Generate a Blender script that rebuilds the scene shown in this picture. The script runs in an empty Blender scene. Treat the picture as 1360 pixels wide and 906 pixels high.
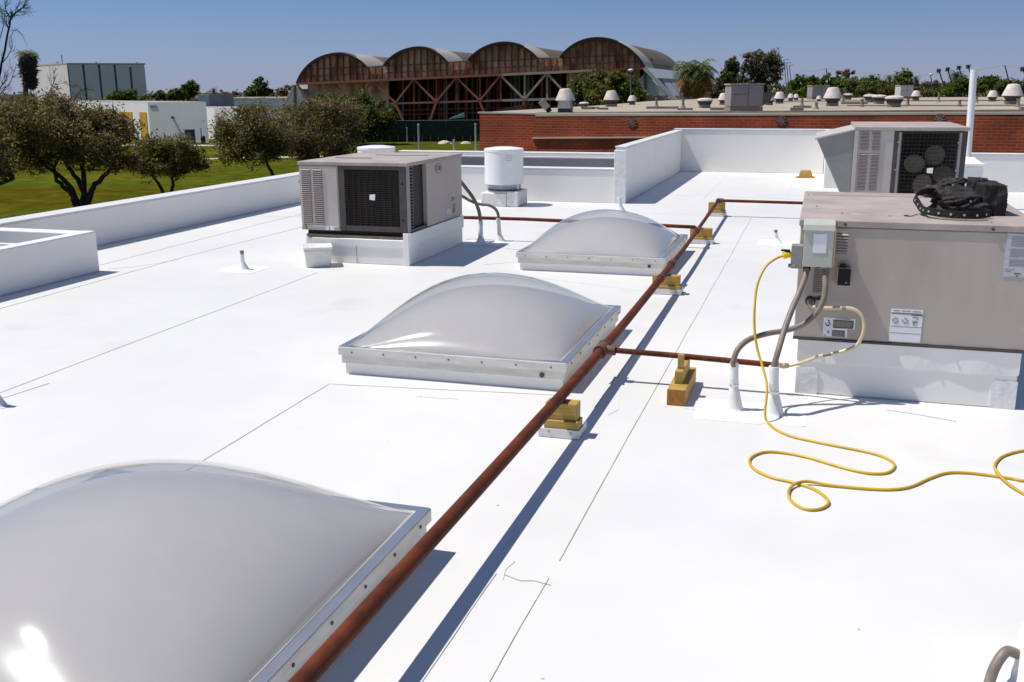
import bpy, bmesh, math, random
import numpy as np
from mathutils import Vector, Matrix

random.seed(7)
rng = np.random.default_rng(7)
scene = bpy.context.scene
col = scene.collection
RAD = math.radians

# ------------------------------------------------------------------ camera
CAM_H = 1.8                       # eye height above the white roof (roof plane is z = 0)
RIGHT = Vector((0.9562633, 0.2924420, -0.0061761))
UP = Vector((-0.0659456, 0.2361120, 0.9694856))
FWD = Vector((-0.2849766, 0.9266762, -0.2450705))
cam_data = bpy.data.cameras.new('camera')
cam_data.sensor_width = 36.0
cam_data.lens = 34.86
cam_data.clip_start = 0.05
cam_data.clip_end = 30000
cam = bpy.data.objects.new('camera', cam_data)
cam.matrix_world = Matrix(((RIGHT.x, UP.x, -FWD.x, 0), (RIGHT.y, UP.y, -FWD.y, 0), (RIGHT.z, UP.z, -FWD.z, CAM_H), (0, 0, 0, 1)))
col.objects.link(cam)
scene.camera = cam

# ------------------------------------------------------------------ world, sun, exposure
SUN_DIR = Vector((-0.52, -0.10, 1.0)).normalized()
elev = math.asin(SUN_DIR.z)
azim = math.atan2(SUN_DIR.x, SUN_DIR.y)
world = bpy.data.worlds.new('World')
scene.world = world
world.use_nodes = True
wn = world.node_tree
wn.nodes.clear()
w_out = wn.nodes.new('ShaderNodeOutputWorld')
w_bg = wn.nodes.new('ShaderNodeBackground')
sky = wn.nodes.new('ShaderNodeTexSky')
sky.sky_type = 'NISHITA'
sky.sun_disc = False
sky.sun_elevation = elev
sky.sun_rotation = azim % (2 * math.pi)
sky.air_density = 1.0
sky.dust_density = 0.2
sky.ozone_density = 5.0
tc = wn.nodes.new('ShaderNodeTexCoord')
sep = wn.nodes.new('ShaderNodeSeparateXYZ')
cmb = wn.nodes.new('ShaderNodeCombineXYZ')
mr = wn.nodes.new('ShaderNodeMapRange')
mr.interpolation_type = 'SMOOTHSTEP'
mr.inputs['From Min'].default_value = -0.02
mr.inputs['From Max'].default_value = 0.15
mr.inputs['To Min'].default_value = 0.12
mr.inputs['To Max'].default_value = 0.165
add = wn.nodes.new('ShaderNodeMath')
add.operation = 'ADD'
hsv = wn.nodes.new('ShaderNodeHueSaturation')
hsv.inputs['Saturation'].default_value = 1.06
wn.links.new(tc.outputs['Generated'], sep.inputs[0])
wn.links.new(sep.outputs['X'], cmb.inputs['X'])
wn.links.new(sep.outputs['Y'], cmb.inputs['Y'])
wn.links.new(sep.outputs['Z'], mr.inputs['Value'])
wn.links.new(sep.outputs['Z'], add.inputs[0])
wn.links.new(mr.outputs['Result'], add.inputs[1])
wn.links.new(add.outputs[0], cmb.inputs['Z'])
wn.links.new(cmb.outputs[0], sky.inputs['Vector'])
wn.links.new(sky.outputs[0], hsv.inputs['Color'])
haze_r = wn.nodes.new('ShaderNodeMapRange')          # thin mauve haze layer low over the horizon, the same all round
haze_r.interpolation_type = 'SMOOTHSTEP'
haze_r.inputs['From Min'].default_value = -0.03
haze_r.inputs['From Max'].default_value = 0.10
haze_r.inputs['To Min'].default_value = 0.90
haze_r.inputs['To Max'].default_value = 0.0
haze_m = wn.nodes.new('ShaderNodeMix')
haze_m.data_type = 'RGBA'
haze_m.inputs['B'].default_value = (3.25, 3.42, 4.45, 1)
wn.links.new(sep.outputs['Z'], haze_r.inputs['Value'])
wn.links.new(haze_r.outputs['Result'], haze_m.inputs['Factor'])
wn.links.new(hsv.outputs[0], haze_m.inputs['A'])
tint = wn.nodes.new('ShaderNodeMix')
tint.data_type = 'RGBA'
tint.blend_type = 'MULTIPLY'
tint.inputs['Factor'].default_value = 1.0
tint.inputs['B'].default_value = (1.04, 0.985, 0.99, 1)
wn.links.new(haze_m.outputs['Result'], tint.inputs['A'])
wn.links.new(tint.outputs['Result'], w_bg.inputs['Color'])
w_bg.inputs['Strength'].default_value = 0.09
wn.links.new(w_bg.outputs[0], w_out.inputs['Surface'])

sun_data = bpy.data.lights.new('sun', 'SUN')
sun_data.energy = 4.6
sun_data.angle = RAD(0.53)
sun_data.color = (1.0, 0.955, 0.89)
sun = bpy.data.objects.new('sun', sun_data)
sun.rotation_euler = SUN_DIR.to_track_quat('Z', 'Y').to_euler()
sun.location = (-20, 0, 40)
col.objects.link(sun)
scene.view_settings.view_transform = 'Standard'
scene.view_settings.look = 'None'
scene.view_settings.exposure = 0.12
scene.view_settings.gamma = 1.0

# ------------------------------------------------------------------ materials
def mat(name, base, rough=0.6, metal=0.0, var=0.0, scale=4.0, var_col=None, bump=0.0, bump_scale=40.0, detail=4.0, spec=0.5, stretch=None, streak=None):
    m = bpy.data.materials.new(name)
    m.use_nodes = True
    nt = m.node_tree
    b = nt.nodes['Principled BSDF']
    b.inputs['Base Color'].default_value = (*base, 1)
    b.inputs['Roughness'].default_value = rough
    b.inputs['Metallic'].default_value = metal
    b.inputs['Specular IOR Level'].default_value = spec
    co = nt.nodes.new('ShaderNodeTexCoord')
    vec = co.outputs['Object']
    if stretch:
        mp = nt.nodes.new('ShaderNodeMapping')
        mp.inputs['Scale'].default_value = stretch
        nt.links.new(vec, mp.inputs['Vector'])
        vec = mp.outputs[0]
    if var > 0:
        n = nt.nodes.new('ShaderNodeTexNoise')
        n.inputs['Scale'].default_value = scale
        n.inputs['Detail'].default_value = detail
        n.inputs['Roughness'].default_value = 0.62
        nt.links.new(vec, n.inputs['Vector'])
        r = nt.nodes.new('ShaderNodeValToRGB')
        r.color_ramp.elements[0].position = 0.36
        r.color_ramp.elements[1].position = 0.66
        c2 = var_col if var_col else tuple(c * (1 - var) for c in base)
        r.color_ramp.elements[0].color = (*c2, 1)
        r.color_ramp.elements[1].color = (*base, 1)
        nt.links.new(n.outputs['Fac'], r.inputs[0])
        out = r.outputs[0]
        if streak:
            n2 = nt.nodes.new('ShaderNodeTexNoise')
            n2.inputs['Scale'].default_value = streak[1]
            n2.inputs['Detail'].default_value = 6
            nt.links.new(co.outputs['Object'], n2.inputs['Vector'])
            r2 = nt.nodes.new('ShaderNodeValToRGB')
            r2.color_ramp.elements[0].position = streak[2]
            r2.color_ramp.elements[1].position = streak[2] + 0.16
            mx = nt.nodes.new('ShaderNodeMix')
            mx.data_type = 'RGBA'
            nt.links.new(n2.outputs['Fac'], r2.inputs[0])
            nt.links.new(r2.outputs[0], mx.inputs['Factor'])
            nt.links.new(out, mx.inputs['A'])
            mx.inputs['B'].default_value = (*streak[0], 1)
            out = mx.outputs['Result']
        nt.links.new(out, b.inputs['Base Color'])
    if bump > 0:
        nb = nt.nodes.new('ShaderNodeTexNoise')
        nb.inputs['Scale'].default_value = bump_scale
        nb.inputs['Detail'].default_value = 3
        nt.links.new(vec, nb.inputs['Vector'])
        bp = nt.nodes.new('ShaderNodeBump')
        bp.inputs['Strength'].default_value = bump
        bp.inputs['Distance'].default_value = 0.02
        nt.links.new(nb.outputs['Fac'], bp.inputs['Height'])
        nt.links.new(bp.outputs[0], b.inputs['Normal'])
    return m

M = {}
M['membrane'] = mat('white_roof_membrane', (0.715, 0.705, 0.685), 0.45, var=1, scale=0.55, var_col=(0.655, 0.645, 0.625), bump=0.05, bump_scale=5, streak=((0.60, 0.587, 0.565), 1.1, 0.60))
M['flashing'] = mat('white_membrane_flashing', (0.84, 0.825, 0.795), 0.45, var=1, scale=1.6, var_col=(0.80, 0.785, 0.755), bump=0.15, bump_scale=2.0)
M['wrap'] = mat('white_wrapped_flashing', (0.80, 0.80, 0.79), 0.5, var=1, scale=9, var_col=(0.70, 0.70, 0.69), bump=0.35, bump_scale=18)
M['seam'] = mat('dirty_seam_edge', (0.46, 0.45, 0.44), 0.8, var=1, scale=5, var_col=(0.24, 0.235, 0.23))
M['seam_pale'] = mat('pale_seam_edge', (0.60, 0.60, 0.60), 0.7)
M['rust'] = mat('rusty_pipe_paint', (0.145, 0.033, 0.010), 0.7, var=1, scale=7, var_col=(0.070, 0.017, 0.008), bump=0.12, bump_scale=60, spec=0.2, streak=((0.20, 0.066, 0.020), 18, 0.62))
M['rust_fit'] = mat('rusty_fitting', (0.17, 0.075, 0.04), 0.65, var=0.5, scale=25)
M['alu'] = mat('weathered_aluminium', (0.74, 0.72, 0.66), 0.45, metal=0.08, var=1, scale=5, var_col=(0.60, 0.58, 0.53), stretch=(1, 1, 5), streak=((0.78, 0.77, 0.73), 11, 0.6))
M['alu_bright'] = mat('smooth_aluminium_strip', (0.60, 0.61, 0.63), 0.34, metal=0.85, var=0.12, scale=6)
M['screw'] = mat('dark_screw', (0.09, 0.085, 0.08), 0.5, metal=0.6)
M['ac'] = mat('beige_grey_enamel', (0.475, 0.412, 0.362), 0.5, var=1, scale=2.4, var_col=(0.40, 0.345, 0.302), stretch=(1, 1, 0.35), streak=((0.50, 0.455, 0.41), 5, 0.66))
M['ac_top'] = mat('faded_enamel_lid', (0.455, 0.385, 0.34), 0.55, var=1, scale=3.0, var_col=(0.335, 0.28, 0.245), streak=((0.52, 0.45, 0.41), 7, 0.63))
M['ac_pale'] = mat('pale_grey_enamel', (0.53, 0.485, 0.44), 0.5, var=1, scale=3, var_col=(0.46, 0.415, 0.375))
M['ac_frame'] = mat('dark_grey_enamel', (0.080, 0.068, 0.062), 0.5, var=0.35, scale=6)
M['hood'] = mat('grey_galvanised_hood', (0.30, 0.30, 0.285), 0.5, metal=0.15, var=0.15, scale=6)
M['slot'] = mat('painted_slot_shade', (0.11, 0.085, 0.075), 0.7)  # shade inside the louver slots, put into the colour
M['louver'] = mat('louver_slat_enamel', (0.42, 0.36, 0.32), 0.55)
M['dark'] = mat('dark_cavity', (0.014, 0.012, 0.011), 0.8)
M['coil'] = mat('dark_coil_fins', (0.013, 0.010, 0.009), 0.6, var=0.5, scale=30)
M['wire'] = mat('black_wire_guard', (0.050, 0.041, 0.034), 0.7, spec=0.2)
M['blade'] = mat('dull_fan_blade', (0.15, 0.135, 0.10), 0.55, var=0.3, scale=8)
M['paper'] = mat('white_sticker', (0.78, 0.78, 0.80), 0.5, var=0.06, scale=20)
M['paper_old'] = mat('sun_bleached_sticker', (0.52, 0.52, 0.56), 0.5, var=1, scale=60, var_col=(0.43, 0.43, 0.47))
M['ink'] = mat('faded_print', (0.20, 0.195, 0.20), 0.6)
M['ink_dark'] = mat('black_print_and_hole_shade', (0.03, 0.028, 0.03), 0.6)  # print, and the painted shade of holes in the near right unit
M['ink_mid'] = mat('grey_print_block', (0.14, 0.125, 0.115), 0.6, var=1, scale=260, var_col=(0.26, 0.24, 0.22), detail=1)
M['wood'] = mat('treated_lumber', (0.47, 0.315, 0.075), 0.65, var=1, scale=5, var_col=(0.33, 0.205, 0.045), stretch=(1, 9, 9), bump=0.15, bump_scale=12)
M['wood_end'] = mat('orange_end_grain', (0.42, 0.165, 0.025), 0.65, var=0.35, scale=40)
M['wood_grey'] = mat('weathered_nailer', (0.30, 0.25, 0.16), 0.75, var=0.4, scale=12)
M['tray'] = mat('white_painted_tray', (0.74, 0.73, 0.71), 0.45, var=0.12, scale=18)
M['conduit'] = mat('grey_flexible_conduit', (0.245, 0.20, 0.16), 0.5, var=0.3, scale=22)
M['hose'] = mat('cream_gas_hose', (0.66, 0.54, 0.34), 0.32, var=0.15, scale=15)
M['brass'] = mat('dull_brass', (0.42, 0.33, 0.20), 0.4, metal=0.6)
M['cord'] = mat('yellow_cord_jacket', (0.62, 0.40, 0.022), 0.42, var=0.2, scale=9)
M['plug'] = mat('yellow_plug', (0.85, 0.56, 0.012), 0.4)
M['boxgreen'] = mat('pale_green_grey_box', (0.49, 0.50, 0.44), 0.45, var=0.12, scale=8)
M['boxgrey'] = mat('grey_steel_box', (0.32, 0.30, 0.29), 0.45, metal=0.2, var=0.2, scale=14)
M['tan'] = mat('tan_edge', (0.55, 0.36, 0.22), 0.6)
M['black'] = mat('black_plastic', (0.014, 0.013, 0.013), 0.55, spec=0.2)
M['fabric'] = mat('black_nylon', (0.016, 0.0125, 0.012), 0.75, var=0.4, scale=40, bump=0.25, bump_scale=90)
M['leather'] = mat('worn_black_leather', (0.042, 0.030, 0.027), 0.62, var=0.6, scale=14, bump=0.5, bump_scale=26, spec=0.3)
M['steel'] = mat('bright_steel', (0.70, 0.69, 0.68), 0.28, metal=0.9)
M['bucket'] = mat('white_bucket_plastic', (0.76, 0.755, 0.72), 0.4, var=0.1, scale=14)
M['vent'] = mat('white_vent_enamel', (0.83, 0.83, 0.83), 0.35, var=0.05, scale=5)
M['grey_metal'] = mat('galvanised_collar', (0.42, 0.42, 0.42), 0.4, metal=0.4, var=0.2, scale=10)
M['pvc'] = mat('white_pvc', (0.80, 0.80, 0.80), 0.35, var=0.08, scale=3)
M['bark'] = mat('dark_bark', (0.040, 0.030, 0.022), 0.85, var=0.6, scale=3, bump=0.4, bump_scale=9)
M['bark_pale'] = mat('pale_bark', (0.16, 0.125, 0.10), 0.85, var=0.5, scale=3)
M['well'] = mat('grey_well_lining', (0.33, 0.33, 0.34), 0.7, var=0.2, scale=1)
M['stucco'] = mat('white_stucco', (0.84, 0.82, 0.79), 0.7, var=0.06, scale=0.6)
M['stucco_grey'] = mat('grey_stucco', (0.50, 0.49, 0.49), 0.7, var=0.06, scale=0.4)
M['panel_grey'] = mat('precast_panel', (0.72, 0.68, 0.65), 0.75, var=0.10, scale=0.25)
M['yellow'] = mat('ochre_panel', (0.62, 0.33, 0.012), 0.6, var=0.1, scale=0.5)
M['joint'] = mat('dark_joint', (0.10, 0.10, 0.105), 0.8)
M['sign_blue'] = mat('pale_blue_lettering', (0.22, 0.33, 0.52), 0.6)
M['blue'] = mat('blue_painted_metal', (0.012, 0.018, 0.075), 0.5)
M['concrete'] = mat('pale_concrete', (0.56, 0.53, 0.46), 0.85, var=0.15, scale=0.6)
M['coping'] = mat('cream_coping', (0.60, 0.52, 0.42), 0.6, var=0.15, scale=0.8)
M['gravel'] = mat('tan_cap_sheet', (0.43, 0.365, 0.285), 0.9, var=1, scale=0.3, var_col=(0.29, 0.235, 0.175), bump=0.2, bump_scale=4, streak=((0.22, 0.185, 0.145), 0.5, 0.58), stretch=(0.4, 1.5, 1))
M['fan_white'] = mat('chalky_white_hood', (0.70, 0.70, 0.68), 0.6, var=1, scale=1.7, var_col=(0.52, 0.43, 0.37), detail=6)
M['fan_dark'] = mat('dark_green_grey_collar', (0.030, 0.040, 0.038), 0.6, var=0.4, scale=4)
M['curb'] = mat('grey_brown_curb', (0.26, 0.225, 0.19), 0.8, var=0.3, scale=3)
M['hvac_far'] = mat('mauve_grey_cabinet', (0.29, 0.265, 0.265), 0.6, var=0.15, scale=1.5)
M['rib'] = mat('red_oxide_steel', (0.29, 0.062, 0.034), 0.7, var=1, scale=0.6, var_col=(0.19, 0.05, 0.03))
M['rib_grey'] = mat('grey_tan_steel', (0.48, 0.39, 0.29), 0.7, var=0.2, scale=1)
M['truss_red'] = mat('faded_red_steel', (0.37, 0.125, 0.07), 0.7, var=1, scale=0.4, var_col=(0.26, 0.10, 0.065))
M['hangar_roof'] = mat('weathered_dark_roofing', (0.115, 0.092, 0.066), 0.9, var=1, scale=0.12, var_col=(0.085, 0.066, 0.05))
M['hangar_eave'] = mat('pale_grey_roofing', (0.36, 0.335, 0.285), 0.8, var=0.15, scale=0.3)
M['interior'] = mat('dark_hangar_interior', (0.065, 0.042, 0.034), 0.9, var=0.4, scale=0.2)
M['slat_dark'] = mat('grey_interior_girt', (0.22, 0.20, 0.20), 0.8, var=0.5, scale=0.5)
M['screen'] = mat('dark_green_windscreen', (0.018, 0.036, 0.028), 0.8, var=0.4, scale=0.4)
M['teal'] = mat('teal_tarp', (0.10, 0.26, 0.30), 0.6)
M['post'] = mat('galvanised_post', (0.42, 0.42, 0.41), 0.5, metal=0.2)
M['pole'] = mat('grey_pole', (0.17, 0.165, 0.165), 0.6)
M['rock'] = mat('pale_rock', (0.5, 0.42, 0.32), 0.9)
M['hill'] = mat('dry_hillside', (0.16, 0.14, 0.11), 0.9, var=0.3, scale=0.002)

def corrugated():
    m = mat('rusty_corrugated_sheet', (0.165, 0.115, 0.072), 0.85)
    nt = m.node_tree
    b = nt.nodes['Principled BSDF']
    co = nt.nodes.new('ShaderNodeTexCoord')
    n = nt.nodes.new('ShaderNodeTexNoise')
    n.inputs['Scale'].default_value = 0.55
    n.inputs['Detail'].default_value = 5
    mp = nt.nodes.new('ShaderNodeMapping')
    mp.inputs['Scale'].default_value = (1.0, 1.0, 0.45)
    nt.links.new(co.outputs['Object'], mp.inputs['Vector'])
    nt.links.new(mp.outputs[0], n.inputs['Vector'])
    r = nt.nodes.new('ShaderNodeValToRGB')
    els = r.color_ramp.elements
    els[0].position = 0.36; els[0].color = (0.24, 0.095, 0.048, 1)
    els[1].position = 0.66; els[1].color = (0.78, 0.56, 0.36, 1)
    e = els.new(0.5); e.color = (0.50, 0.29, 0.16, 1)
    nt.links.new(n.outputs['Fac'], r.inputs[0])
    nt.links.new(r.outputs[0], b.inputs['Base Color'])
    return m
M['corr'] = corrugated()

def brick_mat():
    m = mat('red_brickwork', (0.3, 0.08, 0.03), 0.85)
    nt = m.node_tree
    b = nt.nodes['Principled BSDF']
    uv = nt.nodes.new('ShaderNodeUVMap')
    br = nt.nodes.new('ShaderNodeTexBrick')
    br.inputs['Scale'].default_value = 1.0
    br.inputs['Brick Width'].default_value = 0.30
    br.inputs['Row Height'].default_value = 0.10
    br.inputs['Mortar Size'].default_value = 0.010
    br.inputs['Mortar Smooth'].default_value = 0.3
    br.inputs['Bias'].default_value = -0.1
    br.inputs['Color1'].default_value = (0.46, 0.072, 0.019, 1)
    br.inputs['Color2'].default_value = (0.33, 0.050, 0.015, 1)
    br.inputs['Mortar'].default_value = (0.44, 0.17, 0.10, 1)
    nt.links.new(uv.outputs[0], br.inputs['Vector'])
    n = nt.nodes.new('ShaderNodeTexNoise')
    n.inputs['Scale'].default_value = 0.8
    n.inputs['Detail'].default_value = 5
    nt.links.new(uv.outputs[0], n.inputs['Vector'])
    mx = nt.nodes.new('ShaderNodeMix')
    mx.data_type = 'RGBA'
    mx.blend_type = 'MULTIPLY'
    r = nt.nodes.new('ShaderNodeValToRGB')
    r.color_ramp.elements[0].position = 0.34; r.color_ramp.elements[0].color = (0.58, 0.58, 0.60, 1)
    r.color_ramp.elements[1].position = 0.7; r.color_ramp.elements[1].color = (1.15, 1.1, 1.05, 1)
    nt.links.new(n.outputs['Fac'], r.inputs[0])
    mx.inputs['Factor'].default_value = 1.0
    nt.links.new(br.outputs['Color'], mx.inputs['A'])
    nt.links.new(r.outputs[0], mx.inputs['B'])
    nt.links.new(mx.outputs['Result'], b.inputs['Base Color'])
    bp = nt.nodes.new('ShaderNodeBump')
    bp.inputs['Strength'].default_value = 0.5
    bp.inputs['Distance'].default_value = 0.012
    bp.invert = True
    nt.links.new(br.outputs['Fac'], bp.inputs['Height'])
    nt.links.new(bp.outputs[0], b.inputs['Normal'])
    return m
M['brick'] = brick_mat()

def leaf_mat(name, c1, c2, c3=None):
    m = bpy.data.materials.new(name)
    m.use_nodes = True
    nt = m.node_tree
    b = nt.nodes['Principled BSDF']
    b.inputs['Roughness'].default_value = 0.6
    b.inputs['Specular IOR Level'].default_value = 0.25
    palm_like = 'frond' in name
    g = nt.nodes.new('ShaderNodeNewGeometry') if palm_like else nt.nodes.new('ShaderNodeAttribute')
    if not palm_like: g.attribute_name = 'tone'
    r = nt.nodes.new('ShaderNodeValToRGB')
    r.color_ramp.elements[0].color = (*c1, 1)
    r.color_ramp.elements[1].color = (*c2, 1)
    if c3:
        e = r.color_ramp.elements.new(0.84)
        e.color = (*c2, 1)
        r.color_ramp.elements[2].color = (*c3, 1)
    nt.links.new(g.outputs['Random Per Island'] if palm_like else g.outputs['Fac'], r.inputs[0])
    nt.links.new(r.outputs[0], b.inputs['Base Color'])
    tl = nt.nodes.new('ShaderNodeBsdfTranslucent'); mx = nt.nodes.new('ShaderNodeMixShader'); mx.inputs[0].default_value = 0.38
    nt.links.new(r.outputs[0], tl.inputs['Color']); nt.links.new(b.outputs[0], mx.inputs[1]); nt.links.new(tl.outputs[0], mx.inputs[2])
    nt.links.new(mx.outputs[0], nt.nodes['Material Output'].inputs['Surface'])
    return m
M['leaf_olive'] = leaf_mat('olive_brown_leaf', (0.085, 0.082, 0.020), (0.25, 0.22, 0.055), (0.34, 0.275, 0.13))
M['leaf_dry'] = leaf_mat('dry_twiggy_leaf', (0.125, 0.093, 0.050), (0.30, 0.225, 0.13), (0.40, 0.31, 0.20))
M['leaf_green'] = leaf_mat('deep_green_leaf', (0.028, 0.046, 0.008), (0.12, 0.15, 0.026), (0.19, 0.20, 0.035))
M['leaf_bright'] = leaf_mat('bright_green_leaf', (0.05, 0.085, 0.008), (0.145, 0.20, 0.020), (0.19, 0.24, 0.04))
M['leaf_euc'] = leaf_mat('grey_green_leaf', (0.085, 0.070, 0.045), (0.26, 0.205, 0.14), (0.40, 0.31, 0.23))
M['leaf_palm'] = leaf_mat('palm_frond_green', (0.06, 0.085, 0.024), (0.19, 0.23, 0.075), (0.26, 0.28, 0.11))
M['leaf_palm_dark'] = leaf_mat('dark_palm_frond', (0.018, 0.024, 0.012), (0.05, 0.06, 0.03))
M['leaf_palm_dry'] = leaf_mat('dry_palm_frond', (0.16, 0.085, 0.010), (0.38, 0.21, 0.02), (0.40, 0.27, 0.04))
M['thatch'] = leaf_mat('dead_frond_thatch', (0.075, 0.062, 0.050), (0.15, 0.125, 0.105))
M['leaf_red'] = leaf_mat('purple_red_leaf', (0.045, 0.016, 0.018), (0.09, 0.04, 0.04))

def grass_mat():
    m = mat('mown_lawn', (0.105, 0.125, 0.012), 0.9)
    nt = m.node_tree
    b = nt.nodes['Principled BSDF']
    b.inputs['Specular IOR Level'].default_value = 0.0
    co = nt.nodes.new('ShaderNodeTexCoord')
    n = nt.nodes.new('ShaderNodeTexNoise')
    n.inputs['Scale'].default_value = 0.055
    n.inputs['Detail'].default_value = 6
    n2 = nt.nodes.new('ShaderNodeTexNoise')
    n2.inputs['Scale'].default_value = 0.9
    n2.inputs['Detail'].default_value = 4
    mp = nt.nodes.new('ShaderNodeMapping')
    mp.inputs['Rotation'].default_value = (0, 0, RAD(17))
    mp.inputs['Scale'].default_value = (0.5, 1.6, 1)
    nt.links.new(co.outputs['Object'], mp.inputs['Vector'])
    nt.links.new(mp.outputs[0], n.inputs['Vector'])
    nt.links.new(co.outputs['Object'], n2.inputs['Vector'])
    r = nt.nodes.new('ShaderNodeValToRGB')
    r.color_ramp.elements[0].position = 0.36; r.color_ramp.elements[0].color = (0.075, 0.062, 0.006, 1)
    r.color_ramp.elements[1].position = 0.68; r.color_ramp.elements[1].color = (0.135, 0.105, 0.008, 1)
    e = r.color_ramp.elements.new(0.5); e.color = (0.064, 0.086, 0.010, 1)
    nt.links.new(n.outputs['Fac'], r.inputs[0])
    r2 = nt.nodes.new('ShaderNodeValToRGB')
    r2.color_ramp.elements[0].position = 0.3; r2.color_ramp.elements[0].color = (0.62, 0.66, 0.6, 1)
    r2.color_ramp.elements[1].position = 0.7; r2.color_ramp.elements[1].color = (1.35, 1.3, 1.25, 1)
    nt.links.new(n2.outputs['Fac'], r2.inputs[0])
    mx = nt.nodes.new('ShaderNodeMix')
    mx.data_type = 'RGBA'; mx.blend_type = 'MULTIPLY'
    mx.inputs['Factor'].default_value = 1.0
    nt.links.new(r.outputs[0], mx.inputs['A'])
    nt.links.new(r2.outputs[0], mx.inputs['B'])
    nt.links.new(mx.outputs['Result'], b.inputs['Base Color'])
    return m
M['grass'] = grass_mat()

def clear_mat():
    m = bpy.data.materials.new('clear_acrylic')
    m.use_nodes = True
    nt = m.node_tree
    nt.nodes.clear()
    o = nt.nodes.new('ShaderNodeOutputMaterial')
    t = nt.nodes.new('ShaderNodeBsdfTransparent')
    t.inputs['Color'].default_value = (0.875, 0.868, 0.86, 1)
    g = nt.nodes.new('ShaderNodeBsdfGlossy')
    g.inputs['Roughness'].default_value = 0.06
    g.inputs['Color'].default_value = (1, 1, 1, 1)
    lw = nt.nodes.new('ShaderNodeLayerWeight')          # Schlick reflectance, the same from both sides of the thin sheet
    lw.inputs['Blend'].default_value = 0.5
    pw = nt.nodes.new('ShaderNodeMath'); pw.operation = 'POWER'; pw.inputs[1].default_value = 4.0
    fr = nt.nodes.new('ShaderNodeMath'); fr.operation = 'MULTIPLY_ADD'; fr.inputs[1].default_value = 0.85; fr.inputs[2].default_value = 0.045
    nt.links.new(lw.outputs['Facing'], pw.inputs[0])
    nt.links.new(pw.outputs[0], fr.inputs[0])
    mx = nt.nodes.new('ShaderNodeMixShader')
    nt.links.new(fr.outputs[0], mx.inputs[0])
    nt.links.new(t.outputs[0], mx.inputs[1])
    nt.links.new(g.outputs[0], mx.inputs[2])
    nt.links.new(mx.outputs[0], o.inputs['Surface'])
    return m
M['dome_out'] = clear_mat()

def milky_mat():
    m = bpy.data.materials.new('milky_acrylic')
    m.use_nodes = True
    nt = m.node_tree
    b = nt.nodes['Principled BSDF']
    o = nt.nodes['Material Output']
    b.inputs['Base Color'].default_value = (0.73, 0.725, 0.73, 1)
    b.inputs['Roughness'].default_value = 0.2
    co = nt.nodes.new('ShaderNodeTexCoord')
    n = nt.nodes.new('ShaderNodeTexNoise'); n.inputs['Scale'].default_value = 7; n.inputs['Detail'].default_value = 7
    nt.links.new(co.outputs['Object'], n.inputs['Vector'])
    r = nt.nodes.new('ShaderNodeValToRGB')
    r.color_ramp.elements[0].position = 0.5; r.color_ramp.elements[0].color = (0.73, 0.722, 0.728, 1)
    r.color_ramp.elements[1].position = 0.8; r.color_ramp.elements[1].color = (0.80, 0.785, 0.80, 1)
    nt.links.new(n.outputs['Fac'], r.inputs[0])
    nt.links.new(r.outputs[0], b.inputs['Base Color'])
    t = nt.nodes.new('ShaderNodeBsdfTranslucent'); t.inputs['Color'].default_value = (0.94, 0.935, 0.94, 1)
    mx = nt.nodes.new('ShaderNodeMixShader'); mx.inputs[0].default_value = 0.5
    nt.links.new(b.outputs[0], mx.inputs[1]); nt.links.new(t.outputs[0], mx.inputs[2]); nt.links.new(mx.outputs[0], o.inputs['Surface'])
    return m
M['dome_in'] = milky_mat()

# ------------------------------------------------------------------ mesh helpers
def root_loc(o):
    while o.parent:
        o = o.parent
    return o.location

SMALL = {'screw', 'print', 'vent_hole_shade', 'slot', 'stud', 'snap', 'collar_strap', 'coil_guard', 'wire_guard', 'badge', 'railing', 'valley_girt'}   # pieces of a few pixels, joined

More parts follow.
